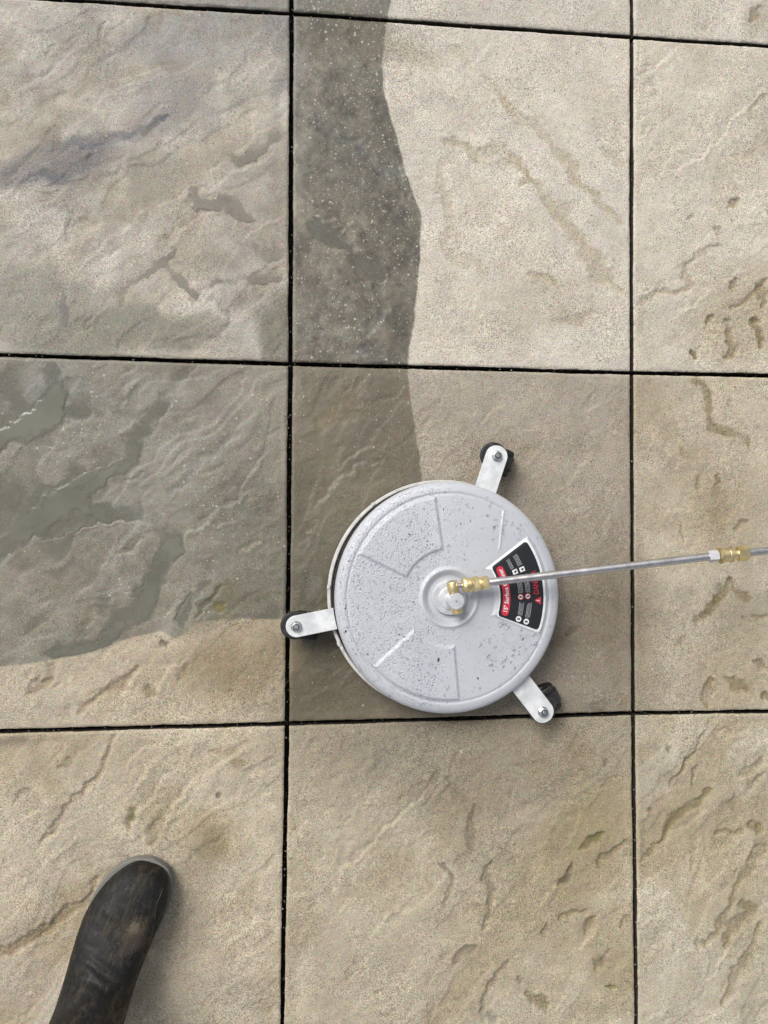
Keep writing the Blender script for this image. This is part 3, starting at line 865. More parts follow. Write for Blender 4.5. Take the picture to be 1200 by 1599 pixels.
M_RING = metal('skirt_paint', (.56, .55, .52), .45, .2, .0002, 200, (.22, .2, .16))
M_CAP = metal('swivel_cap_steel', (.55, .56, .58), .36, .4)

def plastic(name, colour, rough, dirt=.35):
    m, t, b = newmat(name)
    co = t.nodes.new('ShaderNodeTexCoord'); P = co.outputs['Object']
    n1 = noise(t, P, 90, 6, .65)
    c = mixc(t, ramp(t, n1, .5, .8, 0, dirt), colour, (.16, .15, .12))
    t.links.new(c, b.inputs['Base Color']); b.inputs['Roughness'].default_value = rough
    t.links.new(bump(t, noise(t, P, 260, 4), .0003), b.inputs['Normal'])
    return m
M_PLAST = plastic('black_caster_plastic', (.014, .014, .015), .35)
M_TYRE = plastic('black_tyre_rubber', (.010, .010, .010), .55)
M_NYLOC = plastic('nut_collar', (.02, .02, .022), .5, .1)

def lid_material():
    m, t, b = newmat('silver_lid_paint')
    co = t.nodes.new('ShaderNodeTexCoord'); P = co.outputs['Object']
    sep = t.nodes.new('ShaderNodeSeparateXYZ'); t.links.new(P, sep.inputs[0])
    n1 = noise(t, P, 9, 4); n2 = noise(t, P, 70, 5, .65); n3 = noise(t, P, 320, 4, .7)
    base = mixc(t, ramp(t, n1, .3, .7), (.395, .405, .430), (.435, .445, .467))
    # grime: fine specks everywhere, a smeared patch to the lower right
    v = voro(t, P, 190); s2 = t.nodes.new('ShaderNodeSeparateColor'); t.links.new(v.outputs['Color'], s2.inputs[0])
    sp = math_n(t, 'MULTIPLY', ramp(t, v.outputs['Distance'], .10, .22, 1, 0), math_n(t, 'GREATER_THAN', s2.outputs[0], .86))
    base = mixc(t, math_n(t, 'MULTIPLY', sp, .55), base, (.10, .10, .10))
    # region lower right: scuffed
    dx = math_n(t, 'SUBTRACT', sep.outputs[0], .105); dy = math_n(t, 'ADD', sep.outputs[1], .082)
    rr = math_n(t, 'SQRT', math_n(t, 'ADD', math_n(t, 'MULTIPLY', dx, dx), math_n(t, 'MULTIPLY', dy, dy)))
    zone = ramp(t, rr, .02, .075, 1, 0)
    base = mixc(t, math_n(t, 'MULTIPLY', zone, ramp(t, n2, .5, .66, 0, .30)), base, (.27, .265, .25))
    v2 = voro(t, P, 60); s3 = t.nodes.new('ShaderNodeSeparateColor'); t.links.new(v2.outputs['Color'], s3.inputs[0])
    d2 = math_n(t, 'ADD', v2.outputs['Distance'], math_n(t, 'MULTIPLY', math_n(t, 'SUBTRACT', n3, .5), .6))
    sc = math_n(t, 'MULTIPLY', ramp(t, d2, .06, .2, 1, 0), math_n(t, 'GREATER_THAN', s3.outputs[0], .93))
    base = mixc(t, math_n(t, 'MULTIPLY', sc, .5), base, (.16, .155, .15))
    t.links.new(base, b.inputs['Base Color'])
    b.inputs['Metallic'].default_value = .12
    # left half is beaded with spray: hammered look; right half is sheeted smooth
    left = ramp(t, math_n(t, 'ADD', sep.outputs[0], math_n(t, 'MULTIPLY', math_n(t, 'SUBTRACT', n1, .5), .12)), -.05, .07, 1, .05)
    t.links.new(ramp(t, left, 0, 1, .30, .46), b.inputs['Roughness'])
    va = voro(t, P, 430); vb = voro(t, P, 700)
    hh = math_n(t, 'ADD', ramp(t, va.outputs['Distance'], .05, .5, 1, 0), math_n(t, 'MULTIPLY', ramp(t, vb.outputs['Distance'], .05, .42, 1, 0), .5))
    hh = math_n(t, 'ADD', hh, math_n(t, 'MULTIPLY', n3, 1.2))
    bn = t.nodes.new('ShaderNodeBump'); bn.inputs['Distance'].default_value = .00045
    t.links.new(hh, bn.inputs['Height']); t.links.new(left, bn.inputs['Strength'])
    t.links.new(bn.outputs[0], b.inputs['Normal'])
    b.inputs['Coat Weight'].default_value = .0
    b.inputs['Specular IOR Level'].default_value = .32
    b.inputs['Coat Roughness'].default_value = .25
    return m
M_LID = lid_material()

# ------------------------------------------------------------------ surface cleaner
ZL = .084                                   # flat of the lid
cx, cy = G(702.5, 933.5, ZL)
RL = .1826
root = empty('surface_cleaner', 'round silver surface cleaner on three casters with a black label, standing on the wet paving', 'surface cleaner', loc=(cx, cy, 0))
def W(px, py, z):                            # photo position at height z, in the cleaner's own frame
    p = G(px, py, z); return (p[0] - cx, p[1] - cy, z)

SECT = [(126.5, 28), (-111.5, 27), (7.5, 28.5)]
def lid_z(r, th):
    r = np.asarray(r, float); th = np.asarray(th, float)
    z = np.zeros(r.shape) + ZL - .004 * (r / RL) ** 2
    # rolled shoulder
    q = np.clip((r - .1655) / (RL - .1655), 0, 1)
    z = z - .0105 * (1 - np.sqrt(np.clip(1 - q ** 2.2, 0, 1)))
    z = z - .0010 * np.exp(-((r - .1635) / .0022) ** 2)
    # centre bead and well
    z = z + .0026 * np.exp(-((r - .0445) / .0034) ** 2)
    z = z - .0045 * sst(.0415, .0330, r)
    z = z + .0022 * sst(.0275, .0255, r)
    # pressed sectors
    for c, hw in SECT:
        da = np.abs((np.degrees(th) - c + 180) % 360 - 180)
        arc = (hw - da) * np.pi / 180 * np.maximum(r, .02)
        dist = np.minimum(np.minimum(r - .0765, .1585 - r), arc)
        hgt = .0028
        z = z + hgt * sst(-.0034, .0028, dist)
    # crease near the right shoulder
    X = r * np.cos(th); Y = r * np.sin(th)
    ax, ay, bx, by = .0885, .135, .0815, .0765
    L2 = (bx - ax) ** 2 + (by - ay) ** 2
    t = np.clip(((X - ax) * (bx - ax) + (Y - ay) * (by - ay)) / L2, 0, 1)
    dd = np.hypot(X - ax - t * (bx - ax), Y - ay - t * (by - ay))
    z = z + .0012 * np.exp(-(dd / .0016) ** 2)
    # small dents
    for (dx_, dy_, rr_, dp) in ((.016, .110, .012, .0006), (-.083, -.028, .008, .0007), (-.100, -.106, .011, .0006), (-.016, -.109, .020, .0006), (.057, -.05, .02, .0005), (.09,-.09,.02,.0007)):
        z = z - dp * np.exp(-((X - dx_) ** 2 + (Y - dy_) ** 2) / rr_ ** 2)
    return z
rr = np.concatenate([np.linspace(.004, .052, 60), np.linspace(.053, .0745, 16)[1:], np.linspace(.075, .082, 18), np.linspace(.083, .155, 50), np.linspace(.156, RL, 60)])
nth = 1080
TH = np.linspace(0, 2 * np.pi, nth, endpoint=False)
Rg, Tg = np.meshgrid(rr, TH, indexing='ij')
Zg = lid_z(Rg, Tg)
co = np.stack([Rg * np.cos(Tg), Rg * np.sin(Tg), Zg], -1).reshape(-1, 3)
nr = len(rr)
ii = np.arange(nr * nth).reshape(nr, nth)
q = np.stack([ii[:-1], ii[1:], np.roll(ii, -1, 1)[1:], np.roll(ii, -1, 1)[:-1]], -1).reshape(-1, 4)
extra = []
zl = float(Zg[-1].mean())
prev = ii[-1]
base = len(co)
for k, (r_, z_) in enumerate(((RL + .0003, zl - .0012), (RL, zl - .004), (RL - .0015, zl - .0052), (RL - .003, zl - .004), (RL - .003, zl - .001), (.10, zl - .001))):
    ring = np.stack([r_ * np.cos(TH), r_ * np.sin(TH), np.full(nth, z_)], -1)
    co = np.concatenate([co, ring]); cur = base + k * nth + np.arange(nth)
    q = np.concatenate([q, np.stack([prev, cur, np.roll(cur, -1), np.roll(prev, -1)], -1)])
    prev = cur
lid = grid_mesh('lid', co, q, M_LID); lid.parent = root

# skirt ring below, set slightly to the left of the lid
zs = .046
sx, sy, _ = W(691.5, 928.5, zs)
RS = 181.3 * (CAM[2] - zs) / F
mb = MB()
Mx = Matrix.Translation((sx, sy, 0))
mb.lathe([(RS - .006, zs - .001), (RS - .0045, zs + .0008), (RS - .001, zs + .0008), (RS, zs - .0006), (RS, .022), (RS - .0015, .020), (RS - .004, .021), (RS - .006, zs - .006)], Mx, 160, cap=False)
# three pinched seams on the rim
for a in (128, 176, 205, 250):
    ca, sa = math.cos(math.radians(a)), math.sin(math.radians(a))
    M2 = Mx @ Matrix.Translation((RS * ca, RS * sa, zs - .006)) @ Matrix.Rotation(math.radians(a), 4, 'Z')
    mb.prism([(-.004, -.003), (.0012, -.003), (.0012, .003), (-.004, .003)], 0, .0085, M2)
skirt = mb.build('skirt', M_RING, root)
# inner housing plate so the underside is closed
mb = MB(); mb.lathe([(.02, .060), (RS - .008, .060), (RS - .008, .045), (RS - .012, .045), (RS - .012, .056), (.02, .056)], Mx, 96)
mb.build('housing', M_PLAST, root)
# brush strip
mb = MB()
for k in range(420):
    a = 2 * math.pi * k / 420; r_ = RS - .003 + random.uniform(-.0015, .0015)
    x, y = sx + r_ * math.cos(a), sy + r_ * math.sin(a)
    x2, y2 = sx + (r_ + random.uniform(-.002, .001)) * math.cos(a + .004), sy + (r_ - .001) * math.sin(a + .004)
    mb.tube([(x, y, .023), (x2, y2, .0035)], .0011, 5)
br = mb.build('brush_skirt', M_PLAST, root); br['kind'] = 'stuff'

# swivel at the centre
hub = MB()
h0 = W(706, 936, .088)
c0 = Matrix.Translation((0, 0, 0))
hub.lathe([(.0265, .0795), (.0268, .0860), (.0262, .0866), (.0180, .0868), (.0178, .0888), (.0165, .0892), (.001, .0892)], c0, 64, cap=False)
fl = hub.build('swivel_flange', M_CAP, root)
zc = .104
cc_ = W(713, 939, .118)
mb = MB(); mb.lathe([(.0125, .0885), (.0125, .1130), (.0132, .1135), (.0132, .1165), (.0120, .1180), (.001, .1184)], Matrix.Translation((cc_[0], cc_[1], 0)), 48, cap=False)
mb.build('swivel_cap', M_CAP, root)
# brass cross tube
pa = Vector(W(706, 907.5, .112)); pb = Vector(W(714.6, 957.5, .106))
ax = (pb - pa); L = ax.length; q_ = ax.to_track_quat('Z', 'Y').to_matrix().to_4x4()
mb = MB(); Mq = Matrix.Translation(pa) @ q_
mb.lathe([(.0062, 0), (.0082, .0014), (.0086, .0022), (.0086, .0158), (.0078, .0168), (.0078, L - .010), (.0084, L - .0095), (.0088, L - .009), (.0088, L - .0052), (.0078, L - .0046), (.0078, L - .0035), (.0088, L - .003), (.0088, L - .0012), (.0075, L)], Mq, 40)
mb.build('brass_swivel_body', M_BRASS, root)

# arms and casters
def add_arm(nut_px, along_deg, width, zt, caster_off, wheel_dir, roll):
    """arm plate reaches from under the lid to the nut; returns nothing"""
    nx, ny, _ = W(nut_px[0], nut_px[1], zt + .006)
    a = math.radians(along_deg)
    ux, uy = math.cos(a), math.sin(a)
    M = Matrix.Translation((nx, ny, 0)) @ Matrix.Rotation(a, 4, 'Z')
    hw = width / 2
    out = [(-.085, -hw), (.000, -hw)]
    for k in range(1, 24):
        t_ = -math.pi / 2 + math.pi * k / 24
        out.append((.000 + hw * math.cos(t_) * .96, hw * math.sin(t_)))
    out += [(.000, hw), (-.085, hw)]
    mb = MB(); mb.prism(out, zt - .003, zt, M @ Matrix.Translation((0, roll, 0)), .0005)
    arm = mb.build('bracket', M_ARM, root)
    mb = MB()
    mb.cyl(.0088, zt + .0002, zt + .0014, M, 32, .0003)
    mb.hexn(.0080, zt + .0014, zt + .0068, M @ Matrix.Rotation(.3 + along_deg, 4, 'Z'), .0007)
    mb.lathe([(.0064, zt + .0066), (.0060, zt + .0080), (.0050, zt + .0082), (.0046, zt + .0076)], M, 32, cap=False)
    nut = mb.build('nut', M_NUT, arm)
    mb = MB(); mb.lathe([(.0050, zt + .0080), (.0048, zt + .0086), (.0036, zt + .0086), (.0036, zt + .0070)], M, 32, cap=False)
    mb.build('nut_collar', M_NYLOC, nut)
    mb = MB(); mb.cyl(.0034, zt - .004, zt + .0098, M, 24, .0005)
    mb.build('bolt', M_NUT, nut)
    # caster: swivel plate, hood, two wheels on an axle
    hx, hy = caster_off
    Mh = Matrix.Translation((nx + hx, ny + hy, 0))
    cm = MB()
    cm.lathe([(.0195, zt - .0098), (.0225, zt - .0088), (.0225, zt - .0058), (.0200, zt - .0035)], Mh, 40)
    w = math.radians(wheel_dir)                # the way the wheels trail
    Mw = Matrix.Translation((nx + hx, ny + hy, 0)) @ Matrix.Rotation(w, 4, 'Z')
    wr = .0205; tr = .020
    # hood: arched shell between the wheels
    pts = []
    for k in range(13):
        t_ = math.radians(-20 + 200 * k / 12)
        pts.append((tr + math.cos(t_) * (wr + .003), wr + math.sin(t_) * (wr + .003)))
    V = []; Fc = []
    for (px_, pz_) in pts:
        for yy in (-.0105, .0105):
            V.append((px_, yy, pz_))
    for (px_, pz_) in pts:
        qx, qz = tr + (px_ - tr) * .86, wr + (pz_ - wr) * .86
        for yy in (-.0105, .0105): V.append((qx, yy, qz))
    n = len(pts)
    for k in range(n - 1):
        Fc += [(2 * k, 2 * k + 1, 2 * k + 3, 2 * k + 2), (2 * n + 2 * k, 2 * n + 2 * k + 2, 2 * n + 2 * k + 3, 2 * n + 2 * k + 1),
               (2 * k, 2 * k + 2, 2 * n + 2 * k + 2, 2 * n + 2 * k), (2 * k + 1, 2 * n + 2 * k + 1, 2 * n + 2 * k + 3, 2 * k + 3)]
    Fc += [(0, 2 * n, 2 * n + 1, 1), (2 * n - 2, 2 * n - 1, 4 * n - 1, 4 * n - 2)]
    cm.add(V, Fc, Mw)
    cm.prism([(-.012, -.009), (tr + .004, -.009), (tr + .010, 0), (tr + .004, .009), (-.012, .009), (-.016, 0)], zt - .020, zt - .0088, Mw, .001)
    cs = cm.build('caster', M_PLAST, arm)
    mb = MB(); mb.cyl(.004, -.021, .021, Mw @ Matrix.Translation((tr, 0, wr)) @ Matrix.Rotation(math.pi / 2, 4, 'X'), 20)
    mb.build('axle', M_NUT, cs)
    for sgn in (-1, 1):
        mb = MB()
        Mx_ = Mw @ Matrix.Translation((tr, sgn * .0158, wr)) @ Matrix.Rotation(-sgn * math.pi / 2, 4, 'X')
        mb.lathe([(.006, .0045), (.012, .0035), (.016, .0045), (wr - .0012, .0048), (wr, .0030), (wr, -.0030), (wr - .0012, -.0045), (.010, -.0045)], Mx_, 44)
        mb.build('wheel', M_TYRE, cs)

add_arm((777.5, 711.5), 71.5, .0365, .062, (-.004, .001), -18, .0)
add_arm((463, 979), 191, .0345, .060, (-.003, .001), -10, .0)
add_arm((850, 1113), -52, .0370, .062, (.000, .003), 27, .0)

# ------------------------------------------------------------------ label on the lid
def sticker_pt(r, deg, lift):
    th = math.radians(deg)
    return (r * math.cos(th), r * math.sin(th), float(lid_z(np.array([r]), np.array([th]))[0]) + lift)
def solid(name, colour, rough=.35, parent=None):
    m, t, b = newmat(name)
    co_ = t.nodes.new('ShaderNodeTexCoord')
    n1 = noise(t, co_.outputs['Object'], 120, 5, .65)
    c_ = mixc(t, ramp(t, n1, .3, .8), tuple(q * .85 for q in colour), tuple(q * 1.12 for q in colour))
    t.links.new(c_, b.inputs['Base Color'])
    b.inputs['Roughness'].default_value = rough
    return m
M_BLACK = solid('label_black', (.008, .009, .012), .45)
M_WHITE = solid('label_white', (.62, .63, .63), .4)
M_RED = solid('label_red', (.48, .025, .045), .35)
M_GREY = solid('label_print_grey', (.36, .37, .38), .4)
C0 = 7.3                                     # middle of the label, degrees

def patch(mb, r0, r1, a0, a1, lift, rc=0.0, nr_=14, na=40):
    """a piece of annulus laid on the lid, corners rounded by rc"""
    V = []; Fc = []
    for i in range(nr_ + 1):
        u = i / nr_; r_ = r0 + (r1 - r0) * u
        ed = min(r_ - r0, r1 - r_)
        sh = rc - math.sqrt(max(rc * rc - (rc - ed) ** 2, 0)) if ed < rc else 0
        dsh = math.degrees(sh / r_)
        for j in range(na + 1):
            a = a0 + dsh + (a1 - a0 - 2 * dsh) * j / na
            V.append(sticker_pt(r_, a, lift))
    for i in range(nr_):
        for j in range(na):
            k = i * (na + 1) + j
            Fc.append((k, k + na + 1, k + na + 2, k + 1))
    mb.add(V, Fc)
lab = MB(); patch(lab, .0795, .1572, C0 - 28.6, C0 + 29.8, .0004, .006, 40, 60)
label = lab.build('label', M_WHITE, root)
lab = MB(); patch(lab, .0820, .1532, C0 - 27.1, C0 + 28.4, .0007, .005, 40, 60)
panel = lab.build('label_panel', M_BLACK, label)

def text_mesh(body, size, bold=0.0):
    cu = bpy.data.curves.new('t', 'FONT'); cu.body = body; cu.size = size; cu.offset = bold; cu.align_x = 'CENTER'; cu.resolution_u = 3
    ob = bpy.data.objects.new('t', cu); COL.objects.link(ob)
    bpy.context.view_layer.update()
    dg = bpy.context.evaluated_depsgraph_get()
    me = ob.evaluated_get(dg).to_mesh()
    V = [tuple(v.co) for v in me.vertices]; Fc = [tuple(p.vertices) for p in me.polygons]
    ob.evaluated_get(dg).to_mesh_clear()
    bpy.data.objects.remove(ob); bpy.data.curves.remove(cu)
    return V, Fc
def arc_text(mb, body, size, r_base, mid_deg, lift, bold=0.0, width=.05):
    # reads from the lower end of the label to the upper end, tops of the letters towards the hub
    V, Fc = text_mesh(body, size, bold)
    squeeze = width / (max(v[0] for v in V) - min(v[0] for v in V))
    W_ = [sticker_pt(r_base - y, mid_deg + math.degrees(x * squeeze / r_base), lift) for x, y, z in V]
    mb.add(W_, [tuple(reversed(f)) for f in Fc])

band = MB(); patch(band, .0862, .0982, C0 - 25, C0 + 24.5, .0009, .0058, 14, 50)
bandm = band.build('label_band', M_RED, label)
tx = MB(); arc_text(tx, '15" Surface Cleaner', .0094, .0953, C0 - .3, .0012, .00024, width=.071)
tx.build('label_text', M_WHITE, label, smooth=0)
tx = MB(); arc_text(tx, 'DANGER', .0125, .1455, C0 + 2.2, .0010, .00015, width=.038)
tx.build('danger_text', M_RED, label, smooth=0)
# warning triangle
tri = MB()
def flat(mb, r_, deg, pts, lift):
    c_ = math.radians(deg); V = []
    for (u, v) in pts:                       # u along the reading direction, v towards the hub
        rr_ = r_ - v; V.append(sticker_pt(rr_, deg + math.degrees(u / r_), lift))
    mb.add(V, [tuple(reversed(range(len(V))))])
flat(tri, .1440, C0 - 9.2, [(-.0060, -.0050), (.0060, -.0050), (.0008, .0054), (-.0008, .0054)], .0010)
tri.build('warning_triangle', M_RED, label, smooth=0)
ex = MB()
flat(ex, .1440, C0 - 9.2, [(-.0006, -.0012), (.0006, -.0012), (.0008, .0026), (-.0008, .0026)], .0013)
flat(ex, .1440, C0 - 9.2, [(-.0006, -.0030), (.0006, -.0030), (.0006, -.0018), (-.0006, -.0018)], .0013)
ex.build('warning_mark', M_WHITE, label, smooth=0)
def disc(mb, r_, deg, rad, lift, hole=0):
    n = 28
    if hole:
        V = []; Fc = []
        for k in range(n):
            a = 2 * math.pi * k / n
            for q in (rad, hole): V.append(sticker_pt(r_ + q * math.sin(a), deg + math.degrees(q * math.cos(a) / r_), lift))
        for k in range(n):
            k2 = (k + 1) % n; Fc.append((2 * k, 2 * k2, 2 * k2 + 1, 2 * k + 1))
        mb.add(V, Fc)
    else:
        flat(mb, r_, deg, [(rad * math.cos(2 * math.pi * k / n), rad * math.sin(2 * math.pi * k / n)) for k in range(n)], lift)
FIG = [[(-.0018, -.0022), (.0008, -.0024), (.0020, -.0006), (.0006, .0006), (.0012, .0022), (-.0008, .0024), (-.0022, .0008), (-.0006, -.0004)],
       [(-.0022, -.0010), (.0004, -.0026), (.0024, -.0010), (.0006, .0004), (.0018, .0024), (-.0004, .0016)]]
for r_, dg_, kind_ in ((.1165, -24.0, 0), (.1300, -24.2, 0), (.1150, -6.8, 1), (.1270, -6.4, 1), (.1135, 13.6, 2), (.1258, 13.4, 2)):
    ic = MB()
    if kind_ == 2: flat(ic, r_, C0 + dg_, [(-.0038, -.0042), (.0038, -.0042), (.0038, .0042), (-.0038, .0042)], .0010)
    else: disc(ic, r_, C0 + dg_, .0046, .0010)
    io = ic.build('label_icon', M_WHITE, label, smooth=0)
    if kind_ == 1:
        rg_ = MB(); disc(rg_, r_, C0 + dg_, .0046, .0012, .0036)
        rg_.build('icon_ring', M_RED, label, smooth=0)
    bk = MB(); flat(bk, r_, C0 + dg_, FIG[kind_ == 2], .0013)
    bk.build('icon_figure', M_BLACK, label, smooth=0)
# blocks of print too small to read: short strokes
pr = MB()
def printed(r_, a0, a1, lines, gap=.0021):
    for k in range(lines):
        rk = r_ + (k - (lines - 1) / 2) * gap
        a = a0 + random.uniform(0, .6)
        end = a1 - random.uniform(0, 2.2)
        while a < end:
            L_ = random.uniform(.6, 1.6)
            patch(pr, rk - .00042, rk + .00042, a, min(a + L_, end), .0010, 0, 1, 2)
            a += L_ + .30
for r_, a0, a1, n in ((.1170, -21.2, -10.6, 4), (.1300, -21.6, -10.8, 4), (.1155, -4.2, 9.5, 4), (.1275, -4.0, 9.8, 4), (.1110, 16.5, 26.0, 3), (.1250, 16.3, 27, 4)):
    printed(r_, C0 + a0, C0 + a1, n)
pr.build('label_print', M_GREY, label, smooth=0)

# ------------------------------------------------------------------ water beads and flecks on the lid
mdrop, t, b = newmat('water_beads')
b.inputs['Base Color'].default_value = (.95, .97, 1, 1); b.inputs['Roughness'].default_value = .02
b.inputs['Transmission Weight'].default_value = 1.0; b.inputs['IOR'].default_value = 1.33
def dome(mb, r_, th, rad, hgt, el=1.0, rot=0.0, n=9):
    V = []; Fc = []
    c_, s_ = math.cos(rot), math.sin(rot)
    bx, by = r_ * math.cos(th), r_ * math.sin(th)
    z0 = float(lid_z(np.array([r_]), np.array([th]))[0]) - .0001
    rings = ((1.0, 0), (.82, .55), (.45, .9))
    for q, hz in rings:
        for k in range(n):
            a = 2 * math.pi * k / n
            w_ = 1 + .15 * math.sin(2 * a + rad * 9000)
            u, v = rad * q * math.cos(a) * el * w_, rad * q * math.sin(a) * w_
            V.append((bx + u * c_ - v * s_, by + u * s_ + v * c_, z0 + hgt * hz))
    V.append((bx, by, z0 + hgt))
    for i in range(2):
        for k in range(n):
            k2 = (k + 1) % n; Fc.append((i * n + k, i * n + k2, (i + 1) * n + k2, (i + 1) * n + k))
    for k in range(n): Fc.append((2 * n + k, 2 * n + (k + 1) % n, 3 * n))
    mb.add(V, Fc)
dr = MB()
cnt = 0
while cnt < 4200:
    r_ = RL * math.sqrt(random.random()) * .985; th = random.uniform(0, 2 * math.pi)
    if r_ < .05: continue
    X_, Y_ = r_ * math.cos(th), r_ * math.sin(th)
    wgt = 1.0 if X_ < -.02 else (.45 if X_ < .03 else .13)
    if X_ > .03 and (Y_ < -.06 or Y_ > .09): wgt = .2
    if random.random() > wgt: continue
    if .078 < r_ < .158 and abs((math.degrees(th) - C0 + 180) % 360 - 180) < 28 and random.random() < .9: continue
    rad = random.choice((.0006, .0007, .0009, .0012)) * random.uniform(.8, 1.25)
    dome(dr, r_, th, rad, rad * .34); cnt += 1
for k in range(70):                      # blobs that have run together, right side
    ang = random.choice((random.uniform(-58, -22), random.uniform(-58, -22), random.uniform(38, 66)))
    r_ = random.uniform(.09, .170); th = math.radians(ang)
    if ang > 0 and r_ < .13: continue
    rad = random.uniform(.0009, .0022)
    dome(dr, r_, th, rad, rad * .4, random.uniform(1.1, 2.6), random.uniform(.3, 1.3) , 12)
wd = dr.build('water_droplets', mdrop, root, smooth=0)
wd.data.polygons.foreach_set('use_smooth', [True] * len(wd.data.polygons))
wd['kind'] = 'stuff'
fk = MB()
for (px, py, r_) in ((685, 1028, .0023), (747, 1057, .0015), (541, 985, .0019), (624, 990, .0013), (639, 836, .0012), (575, 1020, .0012), (540, 950, .0012), (720, 820, .001), (600, 910, .0008), (655, 1060, .001), (780, 880, .0008), (560, 900, .0009), (610, 1085, .0011), (700, 1095, .0008)):
    x_, y_, z_ = W(px, py, ZL)
    rr_ = math.hypot(x_, y_); th = math.atan2(y_, x_)
    dome(fk, rr_, th, r_, .0005, 1.5, random.uniform(0, 3))
m, t, b = newmat('dirt_flecks'); b.inputs['Base Color'].default_value = (.035, .035, .035, 1); b.inputs['Roughness'].default_value = .5
fo = fk.build('dirt_flecks', m, root); fo['kind'] = 'stuff'

for o_ in (lid, label, wd, fo): o_.scale = (1, 1.02, 1)

# ------------------------------------------------------------------ lance
def P3(px, py, z): p = G(px, py, z); return Vector((p[0], p[1], z))
a0 = P3(713, 915.2, .113)
a1 = P3(760, 909.8, .115)
b1 = P3(1107, 869.3, .152)
b2 = P3(1123, 868.0, .154)
b3 = P3(1168, 863.2, .1575)
b4 = P3(1200, 859.9, .160); b4 = b3 + (b4 - b3).normalized() * .95
lr = empty('pressure_washer_lance', 'straight steel lance tube with brass couplings running right from the cleaner', 'lance', loc=tuple(a0))
def L3(v): return v - a0
def on_axis(p, q, prof, hexa=False, n=40):
    d_ = q - p; M = Matrix.Translation(L3(p)) @ d_.to_track_quat('Z', 'Y').to_matrix().to_4x4()
    return M, d_.length
mb = MB(); mb.tube([L3(a1), L3(b1), L3(b1 + (b2 - b1) * .5)], .00625, 32)
tube1 = mb.build('tube', M_STEEL, lr)
mb = MB(); mb.tube([L3(b3), L3(b4)], .0061, 32)
mb.build('tube', M_STEEL, lr)
# near coupling
M, L = on_axis(a0, a1, None)
mb = MB(); mb.cyl(.0042, -.002, .014, M, 24)
mb.build('stem', M_STEEL, lr)
mb = MB()
def knurl(mb, prof, M, n=64, amp=.0004):
    V = []; Fc = []
    for r_, z_ in prof:
        for k in range(n):
            a = 2 * math.pi * k / n; rr_ = r_ - (amp if k % 2 else 0)
            V.append((rr_ * math.cos(a), rr_ * math.sin(a), z_))
    for i in range(len(prof) - 1):
        for k in range(n):
            k2 = (k + 1) % n; Fc.append((i * n + k, i * n + k2, (i + 1) * n + k2, (i + 1) * n + k))
    Fc.append(tuple(reversed(range(n)))); Fc.append(tuple(range((len(prof) - 1) * n, len(prof) * n)))
    mb.add(V, Fc, M)
knurl(mb, [(.0070, .0085), (.0096, .0100), (.0108, .0118), (.0112, .0130), (.0112, .0165)], M, 56)
mb.lathe([(.0104, .0165), (.0104, .0178), (.0118, .0184), (.0118, .0226), (.0104, .0232), (.0100, .0245), (.0100, .0262)], M, 48)
cpl = mb.build('coupling', M_BRASS, lr)
mb = MB(); mb.hexn(.0118, .0262, .0355, M, .0008); mb.lathe([(.0096, .0355), (.0096, .0385), (.0086, .0400), (.0076, .0402)], M, 36)
mb.build('coupling_nut', M_BRASS, cpl)
mb = MB(); mb.hexn(.0108, .0403, L + .0035, M, .0009)
mb.build('end_nut', M_BRASS, cpl)
# far coupling
M, L = on_axis(b1, b2, None)
mb = MB(); mb.hexn(.0090, 0, L * .94, M, .0006)
mb.build('ferrule', M_CAP, lr)
M, L = on_axis(b2, b3, None)
mb = MB()
mb.lathe([(.0110, .0), (.0128, .0008), (.0128, .0052), (.0116, .0060), (.0108, .0066), (.0108, .0150), (.0112, .0156), (.0112, .0172), (.0122, .0178), (.0122, .0202), (.0100, .0208), (.0078, .0212), (.0078, .0290)], M, 48)
c2 = mb.build('coupling', M_BRASS, lr)
mb = MB(); mb.hexn(.0118, .0285, L - .0003, M, .0009)
mb.build('coupling_nut', M_BRASS, c2)

